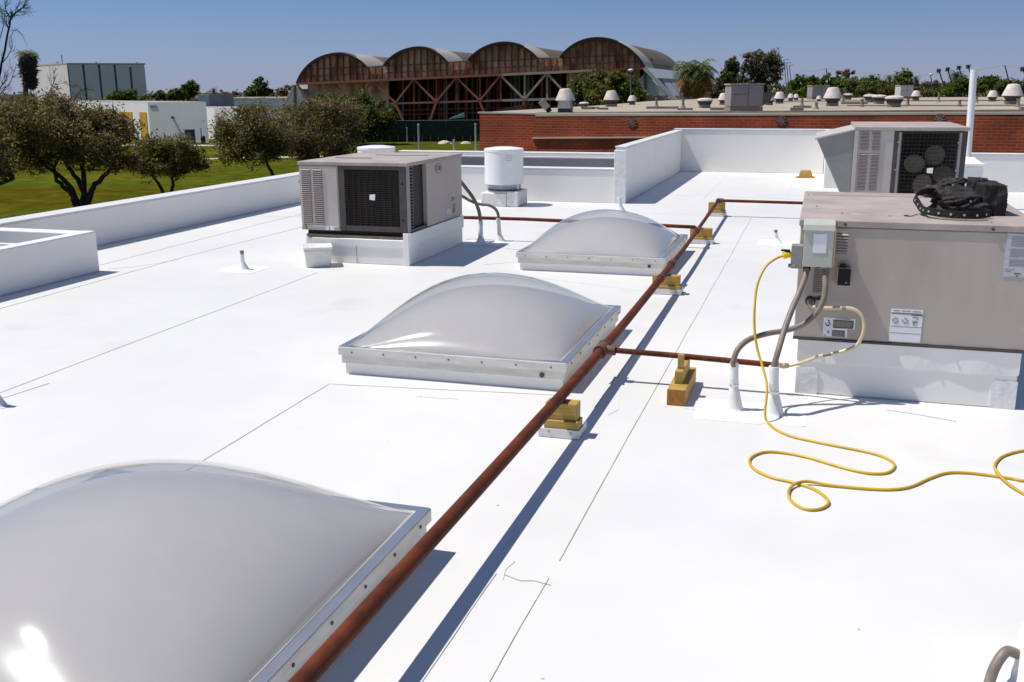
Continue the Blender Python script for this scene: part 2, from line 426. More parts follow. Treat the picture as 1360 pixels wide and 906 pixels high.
class MB:
    """collects simple shapes in world coordinates; build() links them as one mesh object"""
    def __init__(self):
        self.v = []; self.f = []; self.uv = None
    def quad(self, a, b, c, d):
        n = len(self.v)
        self.v += [tuple(a), tuple(b), tuple(c), tuple(d)]
        self.f.append((n, n + 1, n + 2, n + 3))
    def poly(self, pts):
        n = len(self.v)
        self.v += [tuple(p) for p in pts]
        self.f.append(tuple(range(n, n + len(pts))))
    def hexa(self, p):          # 8 corners: bottom ring 0-3 then top ring 4-7 (counter-clockwise seen from above)
        n = len(self.v)
        self.v += [tuple(q) for q in p]
        for f in ((3, 2, 1, 0), (4, 5, 6, 7), (0, 1, 5, 4), (1, 2, 6, 5), (2, 3, 7, 6), (3, 0, 4, 7)):
            self.f.append(tuple(n + i for i in f))
    def box(self, x0, x1, y0, y1, z0, z1):
        self.hexa([(x0, y0, z0), (x1, y0, z0), (x1, y1, z0), (x0, y1, z0), (x0, y0, z1), (x1, y0, z1), (x1, y1, z1), (x0, y1, z1)])
    def bar(self, a, b, w, h=None, up=(0, 0, 1)):
        a = Vector(a); b = Vector(b); h = h or w
        d = (b - a).normalized(); u = Vector(up)
        s = d.cross(u)
        if s.length < 1e-4: s = d.cross(Vector((0, 1, 0)))
        s.normalize(); u = s.cross(d).normalized()
        s *= w / 2; u *= h / 2
        self.hexa([a - s - u, a + s - u, b + s - u, b - s - u, a - s + u, a + s + u, b + s + u, b - s + u])
    def prism(self, pts, depth):   # polygon pts (3d) extruded by vector depth
        n = len(pts); d = Vector(depth); k = len(self.v)
        self.v += [tuple(p) for p in pts] + [tuple(Vector(p) + d) for p in pts]
        self.f.append(tuple(range(k, k + n))[::-1]); self.f.append(tuple(range(k + n, k + 2 * n)))
        for i in range(n):
            j = (i + 1) % n
            self.f.append((k + i, k + j, k + n + j, k + n + i))
    def tube(self, pts, r, sides=8, caps=True):
        pts = [Vector(p) for p in pts]
        rs = r if hasattr(r, '__len__') else [r] * len(pts)
        k = len(self.v); prev = None
        for i, p in enumerate(pts):
            d = (pts[min(i + 1, len(pts) - 1)] - pts[max(i - 1, 0)])
            d = d.normalized() if d.length > 1e-9 else Vector((0, 0, 1))
            if prev is None:
                prev = d.orthogonal().normalized()
            s = (prev - d * prev.dot(d))
            s = s.normalized() if s.length > 1e-6 else d.orthogonal().normalized()
            prev = s; t = d.cross(s)
            for j in range(sides):
                a = 2 * math.pi * j / sides
                self.v.append(tuple(p + (s * math.cos(a) + t * math.sin(a)) * rs[i]))
        for i in range(len(pts) - 1):
            for j in range(sides):
                j2 = (j + 1) % sides
                self.f.append((k + i * sides + j, k + i * sides + j2, k + (i + 1) * sides + j2, k + (i + 1) * sides + j))
        if caps:
            self.f.append(tuple(k + j for j in range(sides))[::-1])
            m = k + (len(pts) - 1) * sides
            self.f.append(tuple(m + j for j in range(sides)))
    def lathe(self, prof, cx, cy, sides=24, wob=0.0):
        k = len(self.v)
        for (r, z) in prof:
            for j in range(sides):
                a = 2 * math.pi * j / sides
                rr = r * (1 + wob * math.sin(3 * a + z * 40) + wob * random.uniform(-.6, .6))
                self.v.append((cx + rr * math.cos(a), cy + rr * math.sin(a), z))
        for i in range(len(prof) - 1):
            for j in range(sides):
                j2 = (j + 1) % sides
                self.f.append((k + i * sides + j, k + i * sides + j2, k + (i + 1) * sides + j2, k + (i + 1) * sides + j))
        self.f.append(tuple(k + j for j in range(sides))[::-1])
        m = k + (len(prof) - 1) * sides
        self.f.append(tuple(m + j for j in range(sides)))
    def build(self, name, material, parent=None, bevel=0.0, smooth=False, angle=40, seg=2):
        me = bpy.data.meshes.new(name)
        off = root_loc(parent) if parent else Vector((0, 0, 0))
        me.from_pydata([(v[0] - off.x, v[1] - off.y, v[2] - off.z) for v in self.v], [], self.f)
        if self.uv is not None:
            ul = me.uv_layers.new(name='UVMap')
            for i, l in enumerate(me.loops):
                ul.data[i].uv = self.uv[l.vertex_index]
        me.materials.append(M[material] if isinstance(material, str) else material)
        me.update()
        o = bpy.data.objects.new(name, me)
        col.objects.link(o)
        if parent: o.parent = parent
        if name in SMALL: o['kind'] = 'stuff'
        if smooth:
            me.polygons.foreach_set('use_smooth', [True] * len(me.polygons))
            bm = bmesh.new(); bm.from_mesh(me)
            for e in bm.edges:
                if len(e.link_faces) == 2 and e.calc_face_angle(0) > RAD(angle): e.smooth = False
            bm.to_mesh(me); bm.free()
        if bevel > 0:
            b = o.modifiers.new('bevel', 'BEVEL'); b.width = bevel; b.segments = seg; b.limit_method = 'ANGLE'; b.angle_limit = RAD(35)
        return o

def tag(o, label=None, cat=None, group=None, kind=None):
    if label: o['label'] = label
    if cat: o['category'] = cat
    if group: o['group'] = group
    if kind: o['kind'] = kind
    return o

def thing(name, label, cat, loc=(0, 0, 0), group=None):
    o = bpy.data.objects.new(name, None)
    o.empty_display_size = 0.2
    o.location = loc
    col.objects.link(o)
    return tag(o, label, cat, group)

def copy_tree(o, parent=None):
    c = o.copy()
    col.objects.link(c)
    c.parent = parent
    for ch in [x for x in o.children]:
        copy_tree(ch, c)
    return c

def part_copy(o, loc, parent):          # one more alike piece of the same thing, sharing its mesh
    c = o.copy(); col.objects.link(c); c.parent = parent; c.location = loc
    return c

def smooth_path(pts, n=6):
    pts = [Vector(p) for p in pts]; out = []
    P = [pts[0] * 2 - pts[1]] + pts + [pts[-1] * 2 - pts[-2]]
    for i in range(1, len(P) - 2):
        a, b, c, d = P[i - 1], P[i], P[i + 1], P[i + 2]
        for k in range(n):
            t = k / n
            out.append(0.5 * ((2 * b) + (c - a) * t + (2 * a - 5 * b + 4 * c - d) * t * t + (3 * b - a - 3 * c + d) * t ** 3))
    out.append(pts[-1]); return out

# far surroundings are measured in the direction one looks: side and depth in metres from the eye
FPX = 1316.89
def view_ray(u, v): return RIGHT * ((u - 680) / FPX) - UP * ((v - 453) / FPX) + FWD
VF = Vector((-0.29393, 0.95583, 0))
def at(u, v, depth):                    # the point seen in that direction at a horizontal depth
    d = view_ray(u, v); return Vector((0, 0, CAM_H)) + d * (depth / d.dot(VF))
def at_y(u, v, y):
    d = view_ray(u, v); return Vector((0, 0, CAM_H)) + d * (y / d.y)
LAWN = -5.0

# ================================================================== SETTING: lawn, paths, roof
g = MB(); g.quad((-6000, -3000, LAWN), (6000, -3000, LAWN), (6000, 9000, LAWN), (-6000, 9000, LAWN))
tag(g.build('lawn', 'grass'), kind='structure')

def ground_strip(name, pts, w, z, material):
    m = MB()
    for a, b in zip(pts[:-1], pts[1:]):
        a = Vector(a); b = Vector(b); s = Vector((-(b - a).y, (b - a).x, 0)).normalized() * w / 2
        m.quad(a - s + Vector((0, 0, z)), b - s + Vector((0, 0, z)), b + s + Vector((0, 0, z)), a + s + Vector((0, 0, z)))
    return tag(m.build(name, material), kind='structure')
def lawn_pt(u, depth):
    p = at(u, 300, depth); return Vector((p.x, p.y, LAWN))
ground_strip('path', [lawn_pt(150, 104), lawn_pt(300, 106.5), lawn_pt(480, 110), lawn_pt(660, 113)], 1.7, 0.004, 'concrete')
ground_strip('path', [lawn_pt(150, 136), lawn_pt(300, 133)], 2.2, 0.004, 'concrete')

outline = [(-8.55, -6), (7.0, -6), (7.0, 19.62), (0.24, 19.62), (0.24, 22.9), (-3.10, 22.9), (-3.10, 16.2), (-8.55, 16.2)]
m = MB(); m.prism([(x, y, -0.35) for x, y in outline], (0, 0, 0.35))
roof = tag(m.build('roof', 'membrane'), kind='structure')
m = MB(); m.prism([(x * 0.998, y * 0.998, LAWN - 0.2) for x, y in outline], (0, 0, 4.84))
tag(m.build('building_wall', 'stucco'), kind='structure')
m = MB(); m.box(-8.6, -3.17, 16.32, 19.80, -0.60, -0.05)
tag(m.build('lower_roof', 'well'), kind='structure')

def seam(pts, w=0.005, material='seam', name='membrane_seam'):
    m = MB()
    for (a, b) in zip(pts[:-1], pts[1:]):
        m.bar((a[0], a[1], 0.0012), (b[0], b[1], 0.0012), w, 0.0024)
    return m.build(name, material, roof)
def wav(x0, y0, x1, y1, amp=0.0028, n=14):
    out = []
    for i in range(n + 1):
        t = i / n; dx, dy = x1 - x0, y1 - y0; L = math.hypot(dx, dy); k = random.uniform(-amp, amp)
        out.append((x0 + dx * t - dy / L * k, y0 + dy * t + dx / L * k))
    return out
seam(wav(-0.887, -2, -0.883, 3.32), 0.0024)
seam(wav(-0.880, 3.47, -0.888, 14.72), 0.0038)
seam(wav(-1.09, 1.2, -1.085, 3.3), 0.003)
seam(wav(-1.165, 5.42, -1.16, 7.1), 0.004)
seam(wav(-4.74, 3.2, -4.85, 9.0), 0.004); seam([(-4.70, 4.35), (-4.62, 4.95)], 0.004)
seam(wav(-2.87, 3.6, -2.885, 5.42), 0.003)
seam(wav(-6.60, 4.6, -6.79, 9.6), 0.006); seam(wav(-6.79, 9.6, -6.72, 12.6), 0.007)
seam(wav(-7.33, 8.3, -7.47, 12.3), 0.006); seam(wav(-7.47, 12.3, -7.45, 15.0), 0.006)
seam([(-7.10, 8.62), (-6.88, 8.85), (-6.74, 9.35)], 0.005, 'seam_pale')
seam(wav(-2.885, 5.425, -1.35, 5.60), 0.004); seam([(-2.25, 5.33), (-1.98, 5.35)], 0.004, 'seam_pale')
seam(wav(-3.14, 10.83, -4.05, 11.9), 0.006, 'seam_pale')
seam(wav(-3.98, 11.22, -2.95, 10.84), 0.008)
seam(wav(-1.65, 9.55, -1.20, 8.95), 0.005, 'seam_pale')
seam(wav(-2.95, 9.43, -1.30, 8.86), 0.006, 'seam_pale')
seam(wav(-1.15, 14.78, -0.20, 14.74), 0.010); seam(wav(-3.0, 14.9, -1.5, 14.75), 0.006, 'seam_pale')
seam(wav(-1.84, 16.9, -1.90, 22.3), 0.008, 'seam_pale'); seam(wav(-2.6, 17.6, 0.0, 17.3), 0.010, 'seam_pale')
seam(wav(-0.50, 17.3, -0.49, 22.2), 0.008, 'seam_pale')
seam(wav(-3.0, 10.2, -3.35, 9.9), 0.006, 'seam_pale')
seam(wav(-0.66, 5.55, -0.215, 5.415), 0.003, 'seam_pale'); seam(wav(0.02, 5.40, 0.012, 5.62), 0.003, 'seam_pale')
seam(wav(-0.20, 5.395, 0.02, 5.40), 0.003, 'seam_pale')
seam([(0.46, 5.83), (0.60, 5.80), (0.82, 5.72)], 0.004)
seam(wav(-5.2, 13.6, -8.2, 13.0), 0.006, 'seam_pale'); seam(wav(2.2, 16.0, 5.5, 16.2), 0.012, 'seam_pale')
# dried adhesive hairlines and welded patches
seam([(-1.05, 3.30), (-0.98, 3.27), (-0.93, 3.285), (-0.86, 3.27)], 0.0026)
seam([(-1.045, 3.42), (-1.06, 3.34), (-1.045, 3.26)], 0.0018, 'seam_pale')
seam([(-1.125, 3.50), (-1.115, 3.62), (-1.14, 3.72)], 0.0018, 'seam_pale')
seam([(-1.06, 5.30), (-1.02, 5.42), (-1.05, 5.52)], 0.0025, 'seam_pale')
def patch(x, y, rx, ry, z=0.002):
    m = MB(); pts = []
    for cx, cy, a0 in ((1, 1, 0), (-1, 1, 90), (-1, -1, 180), (1, -1, 270)):
        for k in range(4):
            a = RAD(a0 + 30 * k); c = 0.3 * min(rx, ry)
            pts.append((x + cx * (rx - c) + c * math.cos(a), y + cy * (ry - c) + c * math.sin(a), 0.0))
    m.prism(pts, (0, 0, z)); return m.build('membrane_patch', 'flashing', roof)
patch(-0.39, 5.57, 0.20, 0.20, 0.003); patch(-0.10, 5.56, 0.12, 0.17, 0.0025)
patch(-5.70, 8.97, 0.22, 0.22, 0.003); patch(-0.43, 12.26, 0.22, 0.25, 0.003); patch(-3.79, 11.45, 0.30, 0.24, 0.003)
patch(0.72, 3.1, 0.25, 0.22, 0.003); patch(-2.81, 14.77, 0.2, 0.22, 0.003)
for k in range(26):                                   # small scraps and dirt specks
    x = random.uniform(-4.4, 1.3); y = random.uniform(2.4, 8.6); s = random.uniform(0.002, 0.0065)
    m = MB(); m.box(x, x + s * 1.6, y, y + s, 0.0, 0.002); m.build('debris', 'seam', roof)

# ---------------------------------------------------------------- parapets
def parapet(label, x0, x1, y0, y1, h, cap=0.022, over=0.012):
    t = thing('parapet_wall', label, 'parapet', ((x0 + x1) / 2, (y0 + y1) / 2, 0))
    m = MB()
    nx = max(1, int((x1 - x0) / 0.35)); ny = max(1, int((y1 - y0) / 0.35))
    m.box(x0, x1, y0, y1, 0.0, h)
    m.build('wall_face', 'flashing', t, bevel=0.012)
    c = MB(); c.box(x0 - over, x1 + over, y0 - over, y1 + over, h + 0.001, h + cap)
    c.build('coping', 'membrane', t, bevel=0.010, seg=3)
    return t
parapet('long low white parapet at the left roof edge, beside the lawn', -8.58, -8.30, -6, 16.04, 0.44)
parapet('low white parapet behind the white drum-shaped vent', -8.58, -3.18, 16.06, 16.30, 0.535)
far_low = parapet('far low parapet beyond the shaded light well, in front of the red brick wall', -8.58, -3.18, 19.80, 20.05, 0.55)
m = MB(); m.box(-8.55, -3.19, 19.62, 19.798, 0.47, 0.495); m.build('ledge', 'membrane', far_low)
m = MB(); m.box(-8.55, -3.19, 19.66, 19.796, -0.05, 0.468); m.build('well_face', 'well', far_low)
hw = parapet('tall white parapet running away beside the light well, with a slanting sight line', -3.165, -2.995, 16.06, 22.78, 0.895)
m = MB(); m.box(-3.18, -2.98, 16.02, 16.058, 0.0, 0.86); m.build('end_flashing', 'wrap', hw, bevel=0.01)
parapet('tall white back parapet with a small wooden block at its foot', -3.165, 0.08, 22.79, 23.0, 0.925)
parapet('short white return wall between the back parapet and the rear unit', 0.09, 0.28, 19.72, 23.0, 0.925)
parapet('white parapet at right behind the tall white pole', 0.09, 7.0, 19.49, 19.70, 0.645)

# light-well curb at the far left
t = thing('light_well_curb', 'white box curb with an open grey top beside the left parapet', 'roof curb', (-7.5, 7, 0))
m = MB(); m.box(-7.23, -7.085, 3.0, 8.48, 0, 0.425); m.build('curb_side', 'flashing', t, bevel=0.015)
m = MB(); m.box(-8.29, -7.235, 8.30, 8.476, 0, 0.421); m.build('curb_end', 'flashing', t, bevel=0.012)
m = MB(); m.box(-8.29, -7.235, 3.0, 8.295, 0.002, 0.10); m.build('well_floor', 'well', t)
m = MB(); m.box(-8.29, -7.235, 7.70, 7.76, 0.30, 0.385); m.build('cross_rail', 'flashing', t)

# ================================================================== SKYLIGHTS
def dome_mesh(cx, cy, a, b, z0, h, p, n=44):
    m = MB(); idx = {}
    for i in range(n + 1):
        for j in range(n + 1):
            x = math.sin((i / n - 0.5) * math.pi) ; y = math.sin((j / n - 0.5) * math.pi)
            z = h * (max(0, (1 - x * x) * (1 - y * y))) ** p
            idx[i, j] = len(m.v); m.v.append((cx + a * x, cy + b * y, z0 + z))
    for i in range(n):
        for j in range(n):
            m.f.append((idx[i, j], idx[i + 1, j], idx[i + 1, j + 1], idx[i, j + 1]))
    return m
def skylight(label, cy, hi):
    cx, a, b, zt = -2.157, 0.768, 0.866, 0.187
    t = thing('skylight', label, 'skylight', (cx, cy, 0), 'domed skylights in a row along the rusty pipe')
    def ring(m, a0, b0, a1, b1, z0, z1):          # rectangular ring between outer a0,b0 and inner a1,b1
        m.box(cx - a0, cx + a0, cy - b0, cy - b1, z0, z1); m.box(cx - a0, cx + a0, cy + b1, cy + b0, z0, z1)
        m.box(cx - a0, cx - a1, cy - b1, cy + b1, z0, z1); m.box(cx + a1, cx + a0, cy - b1, cy + b1, z0, z1)
    m = MB(); ring(m, a - 0.034, b - 0.034, a - 0.12, b - 0.12, 0, 0.075); m.build('curb', 'flashing', t)
    m = MB(); ring(m, a - 0.016, b - 0.016, a - 0.10, b - 0.10, 0.076, 0.132); m.build('lower_frame', 'alu', t, bevel=0.003)
    m = MB(); ring(m, a, b, a - 0.062, b - 0.062, 0.133, zt); fr = m.build('upper_frame', 'alu', t, bevel=0.004)
    m = MB(); ring(m, a - 0.004, b - 0.004, a - 0.046, b - 0.046, zt + 0.0005, zt + 0.0035); m.build('retainer_strip', 'alu_bright', fr)
    sc = MB()
    for k in range(7):
        y = cy - b + 0.12 + k * (2 * b - 0.24) / 6
        for s in (-1, 1):
            sc.tube([(cx + s * (a - 0.002), y, 0.160), (cx + s * (a + 0.004), y, 0.160)], 0.007, 8)
        x = cx - a + 0.10 + k * (2 * a - 0.20) / 6
        sc.tube([(x, cy - b + 0.002, 0.157), (x, cy - b - 0.004, 0.157)], 0.0055, 8)
    sc.tube([(cx + a - 0.16, cy - b + 0.018, 0.10), (cx + a - 0.16, cy - b + 0.008, 0.10)], 0.016, 10)
    sc.build('screw', 'screw', fr)
    dome_mesh(cx, cy - 0.020, a - 0.052, b - 0.036, zt - 0.012, hi, 0.66).build('inner_dome', 'dome_in', t, smooth=True, angle=180)
    dome_mesh(cx, cy - 0.020, a - 0.044, b - 0.028, zt - 0.002, 0.360, 0.70).build('outer_dome', 'dome_out', t, smooth=True, angle=180)
    return t
s0 = skylight('big domed skylight in the near left corner with a sun glint, beside the pipe', 2.545, 0.300)
s1 = skylight('middle domed skylight with a sun glint, at the tee of the rusty pipe', 6.512, 0.272)
s2 = skylight('farthest domed skylight, in front of the white drum-shaped vent', 10.53, 0.282)

# ================================================================== RUSTY GAS PIPE AND ITS BLOCKS
pipe = thing('gas_pipe', 'long rusty gas pipe running along the skylights with side branches', 'pipe', (-1.25, 6, 0))
m = MB(); m.tube(smooth_path([(-1.262, 0.5, 0.235), (-1.255, 1.9, 0.243), (-1.243, 4.0, 0.225), (-1.24, 5.94, 0.206), (-1.252, 7.6, 0.200), (-1.272, 9.3, 0.203)], 5), 0.030, 14)
m.build('main_pipe', 'rust', pipe, smooth=True)
m = MB(); m.tube(smooth_path([(-1.273, 9.32, 0.203), (-1.283, 10.3, 0.205), (-1.318, 12.0, 0.212), (-1.35, 13.6, 0.222), (-1.372, 14.66, 0.232)], 5), 0.022, 12)
m.build('main_pipe', 'rust', pipe, smooth=True)
for a, b, r in (((-1.271, 9.22, 0.203), (-1.273, 9.34, 0.203), 0.039), ((-1.262, 8.52, 0.2015), (-1.263, 8.56, 0.2015), 0.036)):
    m = MB(); m.tube([a, b], r, 14); m.build('coupling', 'rust_fit', pipe, smooth=True)
m = MB()
m.tube([(-1.2405, 5.90, 0.2065), (-1.2405, 6.06, 0.2055)], 0.040, 16)
m.tube([(-1.2405, 5.893, 0.2065), (-1.2405, 5.915, 0.2065)], 0.044, 16); m.tube([(-1.2405, 6.045, 0.2055), (-1.2405, 6.067, 0.2055)], 0.044, 16)
m.tube([(-1.23, 5.98, 0.206), (-1.165, 5.98, 0.204)], 0.029, 14); m.tube([(-1.172, 5.98, 0.2045), (-1.155, 5.98, 0.2045)], 0.033, 14)
m.build('tee_fitting', 'rust_fit', pipe, smooth=True)
m = MB(); m.tube([(-1.17, 5.98, 0.204), (-0.7, 5.982, 0.196), (-0.19, 5.98, 0.182)], 0.0175, 12); m.build('branch_pipe', 'rust', pipe, smooth=True)
m = MB(); m.tube([(-0.19, 5.98, 0.182), (-0.155, 5.98, 0.181)], 0.024, 12); m.build('end_cap', 'rust_fit', pipe, smooth=True)
m = MB(); m.tube([(-1.372, 14.66, 0.232), (-1.368, 14.70, 0.231), (-0.9, 14.71, 0.228), (0.05, 14.72, 0.222), (0.9, 14.72, 0.22)], 0.022, 10); m.build('branch_pipe', 'rust', pipe, smooth=True)
m = MB(); m.tube([(-1.372, 14.62, 0.232), (-1.372, 14.73, 0.232)], 0.033, 10); m.tube([(-1.38, 14.70, 0.232), (-1.30, 14.70, 0.232)], 0.033, 10); m.build('elbow', 'rust_fit', pipe, smooth=True)
m = MB(); m.tube([(-1.30, 11.62, 0.21), (-1.34, 11.62, 0.245), (-2.4, 11.61, 0.262), (-3.4, 11.6, 0.277), (-4.30, 11.6, 0.272)], 0.021, 10); m.build('branch_pipe', 'rust', pipe, smooth=True)
m = MB(); m.tube([(-1.306, 11.54, 0.210), (-1.308, 11.70, 0.2105)], 0.034, 12); m.build('tee_fitting', 'rust_fit', pipe, smooth=True)

def pipe_block(label, x0, x1, y, ztop, split):
    t = thing('pipe_block', label, 'pipe support', ((x0 + x1) / 2, y, 0), 'timber blocks under the rusty pipe')
    m = MB(); m.box(x0 - 0.03, x1 + 0.005, y - 0.012, y + 0.17, 0.003, 0.006); m.box(x0 - 0.03, x1 + 0.005, y - 0.014, y - 0.010, 0.0035, 0.052)
    m.box(x1 + 0.003, x1 + 0.007, y - 0.010, y + 0.17, 0.0035, 0.05)
    tr = m.build('metal_tray', 'tray', t, bevel=0.002)
    m = MB(); m.tube([(x0 + 0.03, y - 0.017, 0.036), (x0 + 0.03, y - 0.012, 0.036)], 0.007, 8); m.tube([(x1 - 0.04, y - 0.017, 0.033), (x1 - 0.04, y - 0.012, 0.033)], 0.007, 8); m.build('screw', 'grey_metal', tr)
    m = MB(); m.box(x0, x1, y - 0.006, y + 0.10, 0.0075, split); m.build('lower_timber', 'wood', t, bevel=0.004)
    m = MB(); m.box(x0 + 0.003, x1 - 0.012, y + 0.012, y + 0.10, split + 0.001, ztop); m.build('upper_timber', 'wood', t, bevel=0.004)
    return t
pipe_block('nearest timber block under the pipe, in a white metal tray', -1.318, -1.130, 4.86, 0.188, 0.095)
pipe_block('timber block under the pipe, second from the near one, at the middle skylight', -1.385, -1.125, 8.82, 0.170, 0.08)
pipe_block('timber block under the pipe beside the farthest skylight', -1.44, -1.165, 11.96, 0.184, 0.08)
pipe_block('last timber block, at the pipe corner', -1.515, -1.265, 14.69, 0.200, 0.09)
t = thing('pipe_block', 'lone timber block with an upright, under the branch pipe by the conduits', 'pipe support', (-0.71, 5.75, 0), 'timber blocks under the rusty pipe')
m = MB(); m.box(-0.768, -0.660, 5.585, 6.10, 0.002, 0.098); m.build('base_timber', 'wood', t, bevel=0.004)
m = MB(); m.box(-0.7675, -0.6605, 5.580, 5.5845, 0.003, 0.097); m.build('end_grain', 'wood_end', t)
m = MB(); m.box(-0.742, -0.694, 5.70, 6.04, 0.099, 0.176); m.build('upright', 'wood', t, bevel=0.003)
m = MB(); m.box(-0.735, -0.700, 5.76, 5.80, 0.1765, 0.262); m.build('cleat', 'wood', t, bevel=0.003)
# small loose block near the back parapet
t = thing('wood_block', 'small brown wooden block on the roof in front of the back parapet', 'block', (-0.26, 21.7, 0))
m = MB(); m.hexa([(-0.41, 21.64, 0.0), (-0.11, 21.68, 0.0), (-0.13, 21.92, 0.0), (-0.39, 21.9, 0.0), (-0.375, 21.68, 0.15), (-0.165, 21.7, 0.15), (-0.17, 21.88, 0.15), (-0.37, 21.87, 0.15)]); b0 = m.build('timber', 'wood', t, bevel=0.01)
m = MB(); m.box(-0.46, -0.08, 21.61, 21.95, 0.0005, 0.012); m.build('base_plate', 'wood_end', t)

# ================================================================== ROOFTOP UNITS
def louvers(parent, x0, x1, z0, z1, yf, n, material='louver'):
    """sheet coloured as slot shade, with n proud slats, each slat a part sharing one mesh"""
    m = MB(); m.box(x0, x1, yf - 0.004, yf + 0.01, z0, z1); m.build('louver_slot_shade', 'slot', parent)  # solid dark sheet; the shade between the slats is in its colour
    step = (z1 - z0) / n; xm = (x0 + x1) / 2
    s = MB(); w = (x1 - x0) / 2
    s.hexa([(xm - w, yf - 0.010, z0 + step * 0.30), (xm + w, yf - 0.010, z0 + step * 0.30), (xm + w, yf - 0.003, z0 + step * 0.42), (xm - w, yf - 0.003, z0 + step * 0.42),
            (xm - w, yf - 0.010, z0 + step * 0.44), (xm + w, yf - 0.010, z0 + step * 0.44), (xm + w, yf - 0.003, z0 + step * 0.92), (xm - w, yf - 0.003, z0 + step * 0.92)])
    o = s.build('slat', material, parent)
    for k in range(1, n):
        part_copy(o, (0, 0, step * k), parent)
def grille(parent, x0, x1, z0, z1, y, nh, nv, r=0.003):
    m = MB()
    for k in range(nh):
        z = z0 + (k + 0.5) * (z1 - z0) / nh; m.box(x0, x1, y - r, y + r, z - 1.5 * r, z + 1.5 * r)
    for k in range(nv):
        x = x0 + (k + 0.5) * (x1 - x0) / nv; m.box(x - .6 * r, x + .6 * r, y - 3 * r, y - r, z0, z1)
    return m.build('wire_guard', 'wire', parent)
def fan(parent, cx, cz, y, R, angles, material, guard_y, hub=0.035):
    for a in angles:
        a = RAD(a); m = MB(); n = 18; pts = []
        for k in range(n):
            q = 2 * math.pi * k / n
            rr = R * 0.60 + R * 0.40 * math.cos(q); tt = R * 0.36 * math.sin(q)
            x = rr * math.cos(a) - tt * math.sin(a); z = rr * math.sin(a) + tt * math.cos(a)
            pts.append((cx + x, y + 0.35 * tt, cz + z))
        m.prism(pts, (0, 0.006, 0)); m.build('fan_blade', material, parent)
    m = MB(); m.tube([(cx, y - 0.03, cz), (cx, y + 0.06, cz)], R * 0.2, 14); m.build('fan_motor', 'black', parent)
    m = MB(); yy = guard_y - 0.004; m.hexa([(cx - hub, yy - .010, cz - hub * .8), (cx + hub * .9, yy - .010, cz - hub), (cx + hub * .9, yy - .006, cz - hub), (cx - hub, yy - .006, cz - hub * .8), (cx - hub, yy - .004, cz + hub * .8), (cx + hub, yy - .004, cz + hub), (cx + hub, yy, cz + hub), (cx - hub, yy, cz + hub * .8)]); m.build('motor_label', 'paper', parent)

# ---- unit beside the middle of the roof (left in the photo)
A = thing('rooftop_unit', 'beige packaged air conditioner with dark fan grille, left of the skylights', 'air conditioner', (-4.72, 10.46, 0), 'packaged rooftop air conditioners')
ax0, axm, ax1, ay0, ay1 = -5.345, -4.885, -4.09, 9.631, 11.29
m = MB(); m.box(-5.29, -4.085, 9.625, 11.28, 0.0, 0.268); curb = m.build('curb', 'flashing', A, bevel=0.012)
m = MB(); m.box(-5.297, -4.15, 9.613, 9.6245, 0.190, 0.266); m.box(-4.0845, -4.066, 9.613, 11.27, 0.20, 0.345); m.box(-4.15, -4.0845, 9.605, 9.624, 0.0, 0.345); m.build('curb_flashing', 'flashing', curb, bevel=0.005)
m = MB(); m.box(-4.706, -4.700, 9.621, 9.6245, 0.0, 0.19); m.build('vertical_seam', 'seam', curb)
m = MB(); m.box(-5.30, -4.09, 9.64, 11.27, 0.269, 0.300); m.build('nailer', 'wood_grey', A)
m = MB(); m.box(-5.30, -4.12, 9.68, 11.26, 0.301, 0.344); m.build('gap', 'dark', A)  # solid near-black strip, coloured as the shade under the cabinet
m = MB(); m.box(ax0, axm, ay0, ay1, 0.345, 1.038); m.build('cabinet', 'ac', A, bevel=0.004)
m = MB(); m.box(axm + 0.001, ax1, 10.165, ay1 - 0.001, 0.345, 1.038); side = m.build('side_panel', 'ac', A, bevel=0.004)
m = MB(); m.box(ax0 + 0.01, axm - 0.012, ay0 - 0.006, ay0 - 0.0005, 0.362, 1.030); m.build('front_panel', 'ac_pale', A, bevel=0.002)
louvers(A, -5.318, -5.207, 0.405, 1.00, ay0 - 0.007, 27); louvers(A, -5.182, -5.070, 0.405, 1.00, ay0 - 0.007, 27)
m = MB(); m.box(ax0 - 0.012, ax1 + 0.012, ay0 - 0.010, ay1 + 0.012, 1.040, 1.078); lid = m.build('lid', 'ac_top', A, bevel=0.006)
m = MB(); m.box(-5.2, -4.75, 10.2, 10.22, 1.0785, 1.084); m.box(-4.95, -4.3, 10.75, 10.765, 1.0785, 1.083); m.build('lid_seam', 'ac_frame', lid)
f0 = ay0 - 0.002
for nm, (x0, x1, z0, z1) in {'l': (axm + 0.001, -4.812, 0.350, 1.038), 'r': (-4.186, -4.105, 0.350, 1.038), 't': (-4.811, -4.187, 1.004, 1.037), 'b': (-4.811, -4.187, 0.351, 0.404)}.items():
    m = MB(); m.box(x0, x1, f0, f0 + 0.04, z0, z1); m.build('grille_frame', 'ac_frame', A, bevel=0.003)
m = MB(); m.box(axm + 0.005, -4.135, 9.86, 10.16, 0.35, 1.036); m.build('coil', 'coil', A)
m = MB(); m.box(axm + 0.002, axm + 0.006, f0 + 0.04, 9.86, 0.352, 1.036); m.build('shroud', 'dark', A)
grille(A, -4.815, -4.183, 0.400, 1.010, f0 + 0.010, 26, 9, 0.0032)
fan(A, -4.49, 0.715, 9.80, 0.27, (20, 110, 200, 290), 'coil', f0 + 0.002, 0.032)
m = MB(); m.box(-4.103, ax1, f0, 9.70, 0.347, 1.037); m.build('corner_post', 'hood', A, bevel=0.004)
m = MB()
for k in range(20): m.box(-4.112, -4.094, 9.715, 9.80, 0.39 + k * 0.033, 0.405 + k * 0.033)
m.build('coil_guard', 'ac_frame', A)
m = MB(); m.box(-4.115, ax1, 9.702, 10.164, 0.347, 0.375); m.build('sill_rail', 'ac_frame', A)
